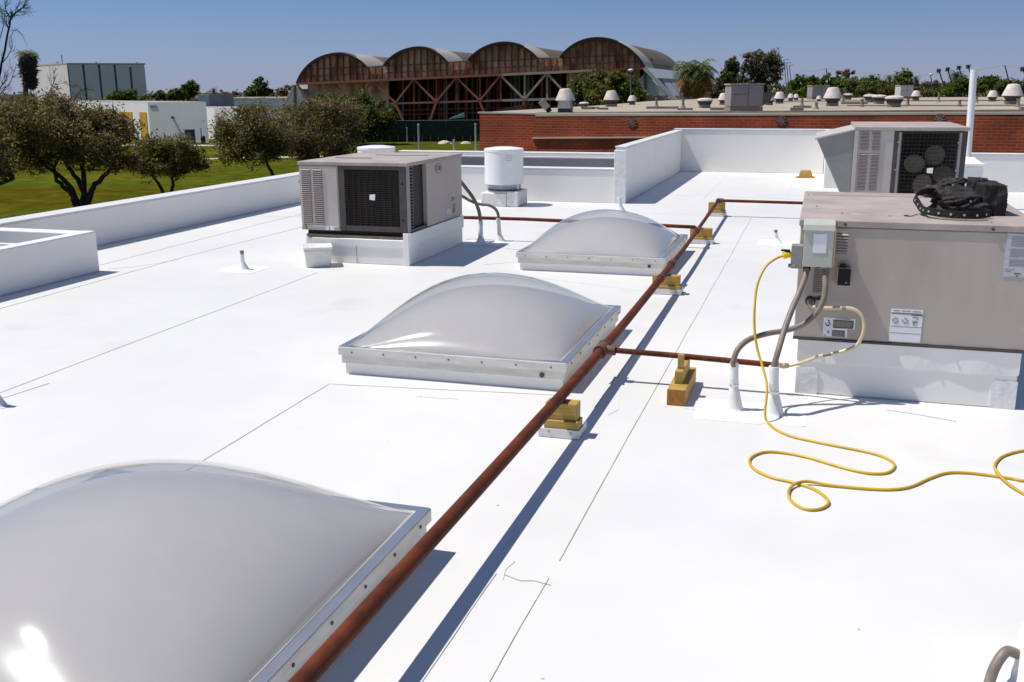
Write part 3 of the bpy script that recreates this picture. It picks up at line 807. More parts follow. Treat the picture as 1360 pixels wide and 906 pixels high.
for z in (0.48, 0.86):
    m = MB(); m.tube([(-4.147, f0 - 0.001, z), (-4.147, f0 - 0.008, z)], 0.011, 8); m.build('latch', 'black', A)
m = MB(); m.box(-4.999, -4.952, ay0 - 0.010, ay0 - 0.0065, 0.352, 0.395); m.box(-5.20, -5.00, ay0 - 0.0095, ay0 - 0.0065, 0.388, 0.396); m.box(-5.06, -5.02, ay0 - 0.010, ay0 - 0.0065, 0.352, 0.387); m.box(-4.95, -4.9, ay0 - 0.0095, ay0 - 0.0065, 0.388, 0.396); m.build('sticker', 'paper', A)
m = MB(); m.box(-5.325, -5.285, ay0 - 0.03, ay0 - 0.0065, 0.35, 0.395); m.build('drain_plug', 'brass', A)
m = MB(); m.box(ax0 - 0.05, ax0 - 0.001, 9.70, 9.80, 0.84, 0.87); m.build('lift_bracket', 'hood', A)
xs = ax1 + 0.002
m = MB(); n = 26
for k in range(n):                                                    # oval badge
    a0, a1 = 2 * math.pi * k / n, 2 * math.pi * (k + 1) / n
    p = lambda a, s: (xs, 10.526 + 0.112 * s * math.cos(a), 0.958 + 0.058 * s * math.sin(a))
    m.quad(p(a0, 1), p(a1, 1), p(a1, 0.86), p(a0, 0.86))
for ya, za, yb, zb in ((10.455, .985, 10.455, .935), (10.455, .985, 10.49, .985), (10.455, .935, 10.49, .935), (10.505, .935, 10.525, .99), (10.525, .99, 10.545, .935), (10.56, .935, 10.565, .985), (10.565, .985, 10.585, .945), (10.585, .945, 10.60, .975)):
    m.bar((xs + 0.001, ya, za), (xs + 0.001, yb, zb), 0.010, 0.002, up=(1, 0, 0))
m.build('badge', 'ink', A)
m = MB(); m.box(xs - 0.001, xs + 0.001, 10.93, 11.02, 0.60, 0.655); m.box(xs - 0.001, xs + 0.001, 10.74, 10.93, 0.40, 0.475); m.box(xs - 0.001, xs + 0.001, 10.94, 11.02, 0.53, 0.545); m.build('sticker', 'paper_old', A)
m = MB(); m.box(xs - 0.001, xs + 0.0012, 10.935, 11.02, 0.55, 0.595); m.box(xs - 0.001, xs + 0.0012, 10.95, 11.04, 0.405, 0.46); m.box(xs - 0.001, xs + 0.0012, 10.99, 11.03, 0.465, 0.51); m.build('sticker', 'ink', A)

# ---- near right unit
B = thing('rooftop_unit', 'near right air conditioner cabinet with a black bag on its lid', 'air conditioner', (0.56, 6.9, 0), 'packaged rooftop air conditioners')
bx0, bx1, by0, by1 = -0.082, 1.192, 6.036, 7.725
m = MB(); m.box(-0.052, 1.163, 6.046, 7.71, 0.0, 0.338); curb = m.build('curb', 'flashing', B, bevel=0.012)
m = MB()
n = 24
for k in range(n):                                                     # loose skirt with a wavy foot on the front of the curb
    xa = -0.055 + k * (1.221 / n); xb = -0.055 + (k + 1) * (1.221 / n)
    za = 0.205 + 0.004 * math.sin(k * 1.3); zb = 0.205 + 0.004 * math.sin((k + 1) * 1.3)
    ya = 6.037 + 0.003 * math.sin(k * 0.9); yb = 6.037 + 0.003 * math.sin((k + 1) * 0.9)
    m.hexa([(xa, ya, za), (xb, yb, zb), (xb, 6.0455, zb), (xa, 6.0455, za), (xa, 6.034, 0.336), (xb, 6.034, 0.336), (xb, 6.0455, 0.336), (xa, 6.0455, 0.336)])
m.build('counter_flashing', 'hood_white' if 'hood_white' in M else 'flashing', curb)
for x0, x1, z1 in ((-0.055, 0.075, 0.165), (1.03, 1.166, 0.165)):
    m = MB(); pts = [(x0, 6.0462, 0.001), (x1, 6.0462, 0.001), (x1, 6.0462, z1 - 0.02), (x1 - 0.02 if x0 < 0 else x1, 6.0462, z1), (x0 if x0 < 0 else x0 + 0.02, 6.0462, z1), (x0, 6.0462, z1 - 0.02)]
    m.prism(pts, (0, -0.007, 0)); m.build('corner_patch', 'wrap', curb)
m = MB(); m.box(bx0, bx1, by0, by1, 0.352, 1.018); m.build('cabinet', 'ac', B, bevel=0.006)
m = MB(); m.box(bx0 - 0.004, bx1 + 0.004, by0 - 0.008, by1 + 0.004, 0.339, 0.351); rail = m.build('base_rail', 'ac_frame', B, bevel=0.002)
m = MB()
for x in (0.03, 0.37, 0.66, 0.79, 1.0, 1.13): m.tube([(x, by0 - 0.0085, 0.348), (x, by0 - 0.014, 0.348)], 0.008, 8)
m.build('screw', 'ac_frame', rail)
m = MB(); m.box(bx0 - 0.010, bx1 + 0.010, by0 - 0.007, by1 + 0.010, 1.020, 1.060); lid = m.build('lid', 'ac_top', B, bevel=0.007, seg=3)
for x in (0.165, 0.945):
    m = MB(); m.tube([(x, by0 - 0.0075, 1.036), (x, by0 - 0.012, 1.036)], 0.009, 10); m.build('screw', 'ac_frame', lid)
m = MB()
for k in range(62):
    x = -0.035 + k * 0.0145; m.box(x, x + 0.0095, 7.455, 7.478, 1.0600, 1.0606)
m.build('vent_hole_shade', 'ink_dark', lid)  # flat dark chips; the shade of the lid holes is painted
m = MB()
for (x, y) in ((-0.06, 7.45), (0.0, 6.72), (0.15, 6.38), (0.42, 6.3), (0.95, 6.15)): m.tube([(x, y, 1.060), (x, y, 1.0625)], 0.007, 8)
m.build('screw', 'screw', lid)
m = MB(); m.box(0.112, 0.199, by0 - 0.004, by0 - 0.0005, 0.86, 1.012); m.build('access_panel', 'ac', B)
louvers(B, 0.122, 0.186, 0.865, 0.985, by0 - 0.003, 7, 'ac_pale'); louvers(B, 0.012, 0.092, 0.628, 0.78, by0 - 0.002, 11, 'ac')
yl = by0 - 0.0025
m = MB(); m.tube([(0.0, by0 - 0.004, 0.576), (0.0, by0 - 0.0015, 0.576)], 0.030, 16); m.bar((0.0, by0 - 0.003, 0.583), (0.065, by0 - 0.003, 0.60), 0.022, 0.003, up=(0, 1, 0)); m.build('opening_shade', 'ink_dark', B)  # flat dark shape painted as the shade inside the opening
def label(pieces, yl):
    for mt, rects in pieces:
        m = MB()
        for i, (x0, x1, z0, z1) in enumerate(rects): m.box(x0, x1, yl, yl + 0.0018, z0, z1)
        yield m, mt; yl -= 0.0006
st = None
for m, mt in label([('paper', [(0.083, 0.262, 0.418, 0.482), (0.083, 0.222, 0.366, 0.4175)]),
                    ('ink_mid', [(0.138, 0.252, 0.424, 0.470), (0.135, 0.206, 0.368, 0.405)]),
                    ('ink_dark', [(0.140, 0.250, 0.4655, 0.4705), (0.140, 0.248, 0.421, 0.426), (0.247, 0.253, 0.424, 0.470), (0.138, 0.205, 0.4025, 0.407), (0.203, 0.208, 0.368, 0.405), (0.155, 0.235, 0.4755, 0.4785)] +
                                [(0.098, 0.107, 0.433, 0.441), (0.092, 0.096, 0.443, 0.451), (0.110, 0.118, 0.432, 0.439), (0.118, 0.126, 0.440, 0.446), (0.108, 0.116, 0.458, 0.468), (0.112, 0.119, 0.446, 0.456), (0.104, 0.118, 0.4285, 0.433), (0.110, 0.118, 0.396, 0.402), (0.106, 0.123, 0.389, 0.392), (0.090, 0.101, 0.371, 0.376)])], yl):
    o = m.build('warning_sticker' if st is None else 'print', mt, st or B)
    st = st or o
st = None
circ = []
for m, mt in label([('paper', [(0.454, 0.627, 0.362, 0.556)]),
                    ('ink', [(0.458, 0.623, 0.525, 0.535), (0.458, 0.626, 0.4505, 0.4535), (0.457, 0.626, 0.4115, 0.4145), (0.468, 0.50, 0.543, 0.548), (0.51, 0.56, 0.543, 0.548), (0.57, 0.615, 0.542, 0.547)]),
                    ('ink_dark', [(0.565, 0.626, 0.521, 0.5245)])], yl):
    o = m.build('warning_sticker' if st is None else 'print', mt, st or B)
    st = st or o
m = MB()
for cx, cz, r in ((0.482, 0.487, 0.017), (0.535, 0.487, 0.017), (0.588, 0.497, 0.018), (0.590, 0.473, 0.012)):
    for k in range(12):
        if random.random() < 0.25: continue
        a0, a1 = RAD(30 * k), RAD(30 * k + 24)
        for s in (1.0, 0.62):
            m.bar((cx + r * s * math.cos(a0), yl - 0.001, cz + r * s * math.sin(a0)), (cx + r * s * math.cos(a1), yl - 0.001, cz + r * s * math.sin(a1)), 0.0028, 0.0012, up=(0, 1, 0))
m.build('print', 'ink', st)
st = None
rows = [(1.045, 1.045 + random.uniform(0.08, 0.13), 0.80 + 0.0085 * k, 0.8035 + 0.0085 * k) for k in range(4, 24) if k not in (9, 16)]
for m, mt in label([('paper_old', [(1.020, 1.185, 0.772, 1.016)]), ('ink', rows + [(1.03, 1.075, 0.812, 0.815), (1.03, 1.062, 0.800, 0.804)]), ('ink_dark', [(1.076, 1.11, 0.789, 0.794), (1.088, 1.098, 0.776, 0.781)])], yl):
    o = m.build('data_plate' if st is None else 'print', mt, st or B)
    st = st or o
t = thing('sensor_box', 'small black sensor box on the near right air conditioner', 'box', (0.176, 5.98, 0.74))
m = MB(); m.box(0.137, 0.214, 5.978, 6.030, 0.690, 0.792); m.build('housing', 'brass', t, bevel=0.003)
m = MB(); m.box(0.144, 0.2135, 5.966, 5.9775, 0.690, 0.786); m.build('cover', 'black', t, bevel=0.003)
m = MB(); m.box(0.185, 0.198, 5.9648, 5.9658, 0.705, 0.709); m.build('mark', 'grey_metal', t)
m = MB(); m.lathe([(0.016, 0.793), (0.016, 0.812)], 0.168, 6.0, 10); m.build('cap', 'black', t)

# disconnect switch on unit B
t = thing('disconnect_box', 'pale green-grey electrical disconnect box with a small side outlet', 'electrical box', (0.02, 5.97, 0.93))
m = MB(); m.box(-0.058, 0.106, 5.905, 6.032, 0.802, 1.040); m.build('case', 'boxgreen', t, bevel=0.004)
m = MB(); m.hexa([(-0.066, 5.893, 1.012), (0.113, 5.893, 1.012), (0.113, 6.033, 1.012), (-0.066, 6.033, 1.012), (-0.064, 5.905, 1.048), (0.111, 5.905, 1.048), (0.111, 6.033, 1.066), (-0.064, 6.033, 1.066)]); m.build('hood', 'boxgreen', t, bevel=0.004)
m = MB(); m.box(-0.006, 0.068, 5.9025, 5.9046, 0.885, 0.995); m.build('sticker', 'paper', t)
m = MB(); m.box(0.1062, 0.118, 5.915, 6.033, 0.806, 1.030); m.build('side_latch', 'tan', t, bevel=0.003)
m = MB(); m.box(-0.124, -0.0595, 5.925, 6.02, 0.785, 0.918); ob = m.build('outlet_box', 'boxgrey', t, bevel=0.003)
m = MB(); m.tube([(-0.098, 5.93, 0.80), (-0.137, 5.93, 0.80)], 0.012, 8); m.build('knob', 'boxgrey', ob)
for x in (-0.032, 0.060):
    m = MB(); m.tube([(x, 5.955, 0.801), (x, 5.955, 0.770)], 0.021, 12); m.build('conduit_fitting', 'black' if x < 0 else 'boxgrey', t)
# flexible conduits, boots, gas hose
def conduit(label, pts, r, marks, group, material='conduit', name='conduit'):
    path = smooth_path(pts, 7)
    t = thing(name, label, name.replace('_', ' '), pts[0], group)
    m = MB(); m.tube(path, r, 12); m.build('sheath', material, t, smooth=True)
    for a, b in marks:
        i, j = int(a * len(path)), max(int(a * len(path)) + 1, int(b * len(path)))
        m = MB(); m.tube(path[i:j + 1], r * 1.03, 12); m.build('dark_mark', 'ink_mid', t, smooth=True)
    return t
gB = 'flexible conduits beside the near right air conditioner'
conduit('grey flexible conduit arching left from the disconnect box to the outer white boot', [(-0.390, 5.588, 0.262), (-0.397, 5.59, 0.292), (-0.377, 5.62, 0.357), (-0.321, 5.68, 0.404), (-0.221, 5.76, 0.427), (-0.118, 5.80, 0.444), (-0.025, 5.83, 0.482), (0.041, 5.85, 0.548), (0.073, 5.87, 0.623), (0.076, 5.90, 0.710), (0.060, 5.950, 0.785)], 0.0165, [(0.52, 0.60)], gB)
conduit('grey flexible conduit dropping steeply from the disconnect box to the inner white boot', [(-0.172, 5.57, 0.265), (-0.171, 5.57, 0.290), (-0.153, 5.60, 0.373), (-0.129, 5.68, 0.474), (-0.096, 5.76, 0.581), (-0.058, 5.84, 0.679), (-0.036, 5.93, 0.750), (-0.032, 5.952, 0.785)], 0.0175, [], gB)
t = conduit('cream gas hose looping across the front of the near right air conditioner', [(0.0, 6.035, 0.576), (0.006, 5.98, 0.566), (0.018, 5.95, 0.560), (0.069, 5.925, 0.560), (0.165, 5.92, 0.566), (0.239, 5.92, 0.565), (0.291, 5.92, 0.526), (0.307, 5.92, 0.456), (0.296, 5.92, 0.393), (0.263, 5.92, 0.341), (0.183, 5.92, 0.303), (0.08, 5.94, 0.268), (-0.019, 5.97, 0.213), (-0.096, 5.98, 0.184), (-0.125, 5.98, 0.181)], 0.0105, [(0.30, 0.315), (0.74, 0.775)], None, 'hose', 'gas_hose')
m = MB(); m.tube([(0.0, 6.03, 0.577), (0.002, 5.995, 0.571)], 0.019, 12); m.tube([(0.003, 5.993, 0.571), (0.006, 5.968, 0.564)], 0.014, 12); m.build('valve', 'brass', t, smooth=True)
m = MB(); m.tube([(-0.152, 5.98, 0.181), (-0.098, 5.98, 0.183)], 0.017, 8); m.tube([(-0.135, 5.98, 0.181), (-0.120, 5.98, 0.1815)], 0.021, 6); m.build('end_fitting', 'brass', t)

def boot(label, x, y, h, r0, r1, neck, group, cap=None, lean=(0, 0), clamp=True):
    t = thing('pipe_boot', label, 'pipe boot', (x, y, 0), group)
    m = MB()
    prof = [(r0 * 1.5, 0.002), (r0 * 1.12, 0.006), (r0, 0.02), (r0 * 0.9, neck * 0.3), (r1 * 1.25, neck * 0.85), (r1 * 1.02, neck), (r1 * 1.12, neck * 1.08), (r1, (neck + h) / 2), (r1 * 1.14, h * 0.93), (r1 * 1.08, h)]
    m.lathe(prof, x, y, 20, wob=0.03)
    for i, v in enumerate(m.v):
        q = v[2] / h; m.v[i] = (v[0] + lean[0] * q, v[1] + lean[1] * q, v[2])
    m.build('boot_sleeve', 'wrap', t, smooth=True, angle=60)
    if clamp:
        q = neck / h; m = MB(); m.lathe([(r1 * 1.06, neck - 0.005), (r1 * 1.15, neck - 0.005), (r1 * 1.15, neck + 0.006), (r1 * 1.06, neck + 0.006)], x + lean[0] * q, y + lean[1] * q, 16)
        m.box(x + lean[0] * q - r1 * 0.2, x + lean[0] * q + r1 * 0.35, y + lean[1] * q - r1 * 1.4, y + lean[1] * q - r1 * 1.05, neck - 0.007, neck + 0.009); m.build('hose_clamp', 'steel', t)
    if cap:
        m = MB(); m.tube([(x + lean[0], y + lean[1], h - 0.01), (x + lean[0] * 1.1, y + lean[1], h + cap * 0.45)], r1 * 0.85, 12); m.tube([(x + lean[0] * 1.1, y + lean[1], h + cap * 0.3), (x + lean[0] * 1.15, y + lean[1], h + cap)], r1 * 1.1, 12); m.build('pipe_cap', 'dark_cap' if 'dark_cap' in M else 'curb', t, smooth=True)
    return t
gb = 'white wrapped pipe boots on the roof'
boot('white boot round the outer conduit, left of the yellow cord', -0.380, 5.60, 0.285, 0.048, 0.0225, 0.15, gb, lean=(-0.012, 0.0))
boot('white boot round the inner conduit, between yellow cord and curb', -0.155, 5.57, 0.285, 0.052, 0.0255, 0.135, gb, lean=(-0.016, 0.0))
boot('thin white boot with a dark cap on open roof at left', -5.697, 8.97, 0.165, 0.055, 0.020, 0.09, gb, cap=0.035, clamp=False)
boot('small white boot with a dark cap between the pipe and the right unit', -0.428, 12.255, 0.128, 0.055, 0.020, 0.07, gb, cap=0.03, lean=(-0.02, 0), clamp=False)
boot('plain white boot behind the farthest skylight dome', -2.81, 14.77, 0.235, 0.075, 0.028, 0.12, gb, lean=(-0.03, 0), clamp=False)
boot('white boot mostly outside the left edge of the picture', -4.585, 4.47, 0.165, 0.055, 0.020, 0.09, gb, cap=0.035, clamp=False)
gA = 'black conduits behind the left air conditioner'
boot('white boot nearest the left unit, with a black conduit', -3.90, 11.41, 0.262, 0.055, 0.026, 0.08, gb, lean=(-0.015, 0.05))
boot('white boot of the outer black conduit behind the left unit', -3.692, 11.53, 0.285, 0.060, 0.025, 0.10, gb, lean=(-0.02, 0.0))
conduit('black conduit sloping straight down from the left unit to the nearer boot', [(-4.20, 11.30, 0.80), (-4.165, 11.40, 0.754), (-4.09, 11.46, 0.64), (-4.006, 11.49, 0.511), (-3.945, 11.48, 0.38), (-3.915, 11.46, 0.24)], 0.022, [], gA, 'conduit')
conduit('black conduit bending over from the left unit to the outer boot', [(-4.20, 11.33, 0.60), (-4.14, 11.45, 0.55), (-4.07, 11.49, 0.50), (-3.96, 11.50, 0.46), (-3.83, 11.52, 0.443), (-3.75, 11.53, 0.40), (-3.712, 11.53, 0.33), (-3.71, 11.53, 0.25)], 0.018, [], gA, 'conduit')
boot('large white boot at the bottom right corner with a brown hose', 0.795, 3.10, 0.33, 0.135, 0.088, 0.19, gb, lean=(0.02, 0.0))
conduit('brown hose arching down beside the corner boot', [(0.60, 2.98, 0.004), (0.603, 3.0, 0.03), (0.615, 3.02, 0.068), (0.634, 3.04, 0.100), (0.655, 3.06, 0.112), (0.685, 3.08, 0.095)], 0.0165, [], None, 'conduit', 'hose')

# yellow extension cord
t = thing('extension_cord', 'yellow extension cord hanging from the outlet and curling over the white roof', 'cord', (-0.155, 5.95, 0.86))
pts = [(-0.165, 5.93, 0.857), (-0.207, 5.90, 0.843), (-0.262, 5.86, 0.797), (-0.298, 5.80, 0.704), (-0.304, 5.74, 0.580), (-0.294, 5.69, 0.455), (-0.270, 5.65, 0.355), (-0.233, 5.59, 0.271), (-0.205, 5.53, 0.197), (-0.198, 5.47, 0.13), (-0.200, 5.43, 0.075), (-0.195, 5.41, 0.030), (-0.178, 5.39, 0.010),
       (-0.134, 5.295, .007), (-0.053, 5.205, .007), (0.082, 5.146, .007), (0.212, 5.102, .007), (0.339, 5.058, .007), (0.418, 4.993, .007), (0.448, 4.905, .007), (0.414, 4.803, .007), (0.344, 4.763, .007), (0.259, 4.779, .007), (0.155, 4.832, .007), (0.048, 4.897, .007), (-0.063, 4.932, .007), (-0.162, 4.925, .007), (-0.221, 4.852, .007), (-0.237, 4.761, .007), (-0.201, 4.656, .007), (-0.12, 4.579, .007), (-0.015, 4.541, .007), (0.07, 4.49, .007), (0.123, 4.406, .007), (0.136, 4.33, .007), (0.098, 4.26, .007), (0.041, 4.243, .007), (-0.012, 4.296, .007), (-0.037, 4.386, .008), (-0.024, 4.482, .014), (0.036, 4.546, .018), (0.153, 4.552, .008), (0.303, 4.558, .007), (0.418, 4.582, .007), (0.504, 4.644, .007), (0.597, 4.776, .007), (0.683, 4.871, .007), (0.776, 4.898, .007), (0.87, 4.893, .007), (0.965, 4.878, .007), (1.03, 4.865, .007), (1.25, 4.90, .007), (1.42, 5.05, .007), (1.42, 5.27, .007), (1.28, 5.37, .007), (1.148, 5.336, .007), (1.05, 5.274, .007), (0.965, 5.172, .007), (0.915, 5.04, .009), (0.908, 4.93, .017), (0.935, 4.80, .012), (0.992, 4.684, .007), (1.064, 4.608, .007), (1.3, 4.4, .007), (1.8, 4.2, .007)]
m = MB(); m.tube(smooth_path(pts, 6), 0.0072, 10); m.build('cord', 'cord', t, smooth=True)
m = MB(); m.tube([(-0.172, 5.93, 0.857), (-0.168, 5.93, 0.858), (-0.150, 5.935, 0.862), (-0.126, 5.945, 0.864)], [0.012, 0.021, 0.021, 0.018], 10); m.build('plug', 'plug', t, smooth=True)
m = MB(); m.box(-0.182, -0.130, 5.922, 5.95, 0.884, 0.892); m.build('cover_flap', 'black', t)

# ---- rear right unit
Cc = thing('rooftop_unit', 'rear right air conditioner with a sloped hood and pale fan blades', 'air conditioner', (0.9, 12.4, 0), 'packaged rooftop air conditioners')
cx0, cxm, cx1, cy0, cy1 = 0.352, 0.742, 1.462, 11.50, 13.3
m = MB(); m.box(0.38, 1.43, 11.53, 13.27, 0.0, 0.30); m.build('curb', 'flashing', Cc, bevel=0.01)
m = MB(); m.box(cx0, cxm, cy0, cy1, 0.302, 1.358); m.build('cabinet', 'ac_pale', Cc, bevel=0.004)
m = MB(); m.box(cxm + 0.001, cx1, 12.0, cy1 - 0.001, 0.302, 1.358); m.build('rear_panel', 'ac', Cc, bevel=0.004)
m = MB(); m.box(cxm + 0.001, cx1 - 0.03, 11.80, 11.999, 0.303, 1.357); m.build('coil', 'dark', Cc)
m = MB(); m.box(cx0 - 0.014, cx1 + 0.014, cy0 - 0.014, cy1 + 0.014, 1.360, 1.398); m.build('lid', 'ac_top', Cc, bevel=0.005)
m = MB(); m.box(cx0 - 0.012, cx0 + 0.03, cy0 - 0.016, cy0 - 0.0005, 0.304, 1.357); m.build('corner_trim', 'ac_pale', Cc, bevel=0.003)
for x0, x1 in ((0.405, 0.488), (0.518, 0.602)):
    louvers(Cc, x0, x1, 1.150, 1.345, cy0 - 0.002, 13); louvers(Cc, x0, x1, 0.72, 1.112, cy0 - 0.002, 26)
for (x0, x1, z0, z1) in ((cxm + 0.001, 0.825, 0.304, 1.357), (1.372, 1.462, 0.304, 1.357), (0.826, 1.371, 1.345, 1.356), (0.826, 1.371, 0.305, 0.40)):
    m = MB(); m.box(x0, x1, cy0 - 0.002, cy0 + 0.03, z0, z1); m.build('grille_frame', 'ac_frame', Cc, bevel=0.003)
for x in (0.80, 1.395):
    m = MB(); m.box(x - 0.012, x + 0.012, cy0 - 0.012, cy0 - 0.0025, 0.32, 1.34); m.build('frame_rib', 'hood', Cc)
    m = MB()
    for z in (0.6, 0.95, 1.24): m.tube([(x - 0.02, cy0 - 0.012, z), (x - 0.02, cy0 - 0.018, z)], 0.008, 8)
    m.build('screw', 'grey_metal', Cc)
grille(Cc, 0.822, 1.375, 0.40, 1.348, cy0 + 0.012, 24, 14, 0.0022)
fan(Cc, 1.125, 0.945, 11.62, 0.27, (74, 158, 250, 340), 'blade', cy0 + 0.006, 0.030)
m = MB(); m.prism([(cx0 - 0.013, cy0 + 0.01, 1.352), (-0.047, cy0 + 0.01, 1.262), (cx0 - 0.013, cy0 + 0.01, 0.46)], (0, 1.35, 0)); m.build('air_hood', 'hood', Cc, bevel=0.003)
m = MB(); m.hexa([(-0.065, cy0 - 0.01, 1.258), (cx0 - 0.016, cy0 - 0.01, 1.356), (cx0 - 0.016, cy0 + 1.38, 1.356), (-0.065, cy0 + 1.38, 1.258), (-0.065, cy0 - 0.01, 1.276), (cx0 - 0.016, cy0 - 0.01, 1.374), (cx0 - 0.016, cy0 + 1.38, 1.374), (-0.065, cy0 + 1.38, 1.276)]); m.build('hood_lip', 'ac_pale', Cc)

# ================================================================== ROOF VENTS, BUCKET, POLE, BAG
def drum_vent(label, x, y):
    t = thing('drum_vent', label, 'roof vent', (x, y, 0), 'white drum-shaped roof vents')
    m = MB(); m.box(x - 0.315, x + 0.12, y - 0.26, y + 0.26, 0.0, 0.215); m.box(x + 0.122, x + 0.315, y - 0.27, y + 0.27, 0.0, 0.245); m.build('curb', 'wrap', t, bevel=0.02)
    m = MB(); m.lathe([(0.27, 0.216), (0.275, 0.235), (0.265, 0.25), (0.265, 0.34)], x + 0.01, y, 28); m.build('collar', 'grey_metal', t, smooth=True)
    m = MB(); m.lathe([(0.306, 0.345), (0.312, 0.35), (0.312, 0.86), (0.318, 0.862), (0.318, 0.895), (0.30, 0.905), (0.15, 0.925), (0.02, 0.93)], x, y, 40); d = m.build('drum', 'vent', t, smooth=True, angle=30)
    m = MB()
    for k in range(3): m.bar((x + 0.12, y - 0.297 + 0.006, 0.80 - 0.035 * k), (x + 0.21, y - 0.240 + 0.006, 0.80 - 0.035 * k), 0.008, 0.006)
    m.build('slot', 'grey_metal', d)
    m = MB(); m.lathe([(0.268, 0.252), (0.274, 0.253), (0.274, 0.266), (0.268, 0.267)], x + 0.01, y, 28); m.build('collar_rim', 'black', t, smooth=True)
    for sx in (-1, 1):
        m = MB(); m.box(x + sx * 0.25 - 0.016, x + sx * 0.25 + 0.016, y - 0.10, y - 0.085, 0.25, 0.344); m.build('bracket', 'steel', t)
    return t
v0 = drum_vent('white drum-shaped vent on a wrapped curb, right behind the left air conditioner', -4.852, 15.40)
v1 = copy_tree(v0); v1.location = (-7.08, 15.40, 0); v1['label'] = 'white drum-shaped vent whose top shows over the left air conditioner lid'

t = thing('bucket', 'square white lidded bucket on the roof at the left unit curb', 'bucket', (-5.05, 9.37, 0))
def sq(m, cx, cy, rings, n=48, p=11.0, rot=0.0):
    k = len(m.v)
    for (a, z) in rings:
        for j in range(n):
            q = 2 * math.pi * j / n; c, s = math.cos(q), math.sin(q)
            r = a / ((abs(c) ** p + abs(s) ** p) ** (1 / p)); x, y = r * c, r * s
            m.v.append((cx + x * math.cos(rot) - y * math.sin(rot), cy + x * math.sin(rot) + y * math.cos(rot), z))
    for i in range(len(rings) - 1):
        for j in range(n):
            j2 = (j + 1) % n; m.f.append((k + i * n + j, k + i * n + j2, k + (i + 1) * n + j2, k + (i + 1) * n + j))
    m.f.append(tuple(k + j for j in range(n))[::-1]); e = k + (len(rings) - 1) * n; m.f.append(tuple(e + j for j in range(n)))
ROT = RAD(30)
m = MB(); sq(m, -5.05, 9.40, [(0.124, 0.001), (0.131, 0.012), (0.141, 0.17), (0.142, 0.178)], rot=ROT); m.build('pail', 'bucket', t, smooth=True)
m = MB(); sq(m, -5.05, 9.40, [(0.143, 0.165), (0.150, 0.168), (0.150, 0.178), (0.145, 0.179), (0.146, 0.192), (0.155, 0.194), (0.156, 0.212), (0.150, 0.216), (0.140, 0.209)], rot=ROT); m.build('lid', 'bucket', t, smooth=True)
m = MB(); m.tube(smooth_path([(-4.905, 9.36, 0.175), (-4.89, 9.30, 0.15), (-4.905, 9.26, 0.115), (-4.95, 9.24, 0.13)], 5), 0.003, 6); m.build('handle', 'grey_metal', t)

t = thing('vent_pole', 'tall thin white pole rising behind the rear right air conditioner', 'pole', (2.11, 16.5, 0))
m = MB(); m.tube([(2.135, 16.5, 0.4), (2.085, 16.5, 2.055)], 0.050, 14); m.build('shaft', 'pvc', t, smooth=True)
m = MB(); m.box(1.97, 2.33, 16.3, 16.72, 0.0, 0.66); m.build('base_curb', 'flashing', t, bevel=0.02)
m = MB(); m.box(1.95, 2.345, 16.28, 16.74, 0.661, 0.70); m.hexa([(1.98, 16.31, 0.70), (2.32, 16.31, 0.70), (2.32, 16.71, 0.70), (1.98, 16.71, 0.70), (2.06, 16.44, 0.79), (2.2, 16.44, 0.79), (2.2, 16.56, 0.79), (2.06, 16.56, 0.79)]); m.build('cap_flashing', 'flashing', t, bevel=0.006)

# black tool bag on unit B
bag = thing('tool_bag', 'crumpled black tool bag with a studded belt on the near right air conditioner', 'bag', (0.80, 6.6, 1.06))
def blob(name, c, r, mt, seed, amp=0.16, n=3, sq_p=0.0, rot=0.0):
    bm = bmesh.new(); bmesh.ops.create_icosphere(bm, subdivisions=n, radius=1.0)
    rr = random.Random(seed); ph = [(rr.uniform(-4, 4), rr.uniform(-4, 4), rr.uniform(-4, 4), rr.uniform(0, 6)) for _ in range(7)]
    for v in bm.verts:
        d = v.co.copy(); q = 1 + amp * (sum(math.sin(a * d.x + b * d.y + cc * d.z + e) for a, b, cc, e in ph[:4]) / 4 + sum((1 - abs(math.sin(1.1 * (a * d.x + b * d.y + cc * d.z) + e))) ** 2 - 0.4 for a, b, cc, e in ph) / 3.2)
        if sq_p: 
            mxx = max(abs(d.x), abs(d.y), abs(d.z)); d = d.lerp(d / mxx, sq_p)
        x, y, z = d.x * r[0] * q, d.y * r[1] * q, d.z * r[2] * q
        x, y = x * math.cos(rot) - y * math.sin(rot), x * math.sin(rot) + y * math.cos(rot)
        v.co = (c[0] + x, c[1] + y, max(c[2] + z, 1.0615))
    m = MB(); m.v = [tuple(v.co) for v in bm.verts]; m.f = [tuple(v.index for v in f.verts) for f in bm.faces]; bm.free()
    return m.build(name, mt, bag, smooth=True, angle=28)
body = blob('bag_body', (0.81, 6.62, 1.125), (0.165, 0.20, 0.085), 'fabric', 3, 0.3, 5, 0.45)
blob('pouch', (0.985, 6.60, 1.150), (0.070, 0.15, 0.100), 'fabric', 11, 0.07, 5, 0.9, 0.15)
blob('pouch', (0.935, 6.72, 1.165), (0.060, 0.10, 0.102), 'fabric', 21, 0.09, 5, 0.85, -0.1)
blob('flap', (0.735, 6.70, 1.185), (0.135, 0.13, 0.048), 'leather', 31, 0.42, 5)
blob('flap', (0.80, 6.74, 1.225), (0.10, 0.10, 0.036), 'leather', 41, 0.42, 5)
blob('flap', (0.842, 6.52, 1.165), (0.105, 0.040, 0.022), 'leather', 51, 0.5, 5, 0, -0.5)
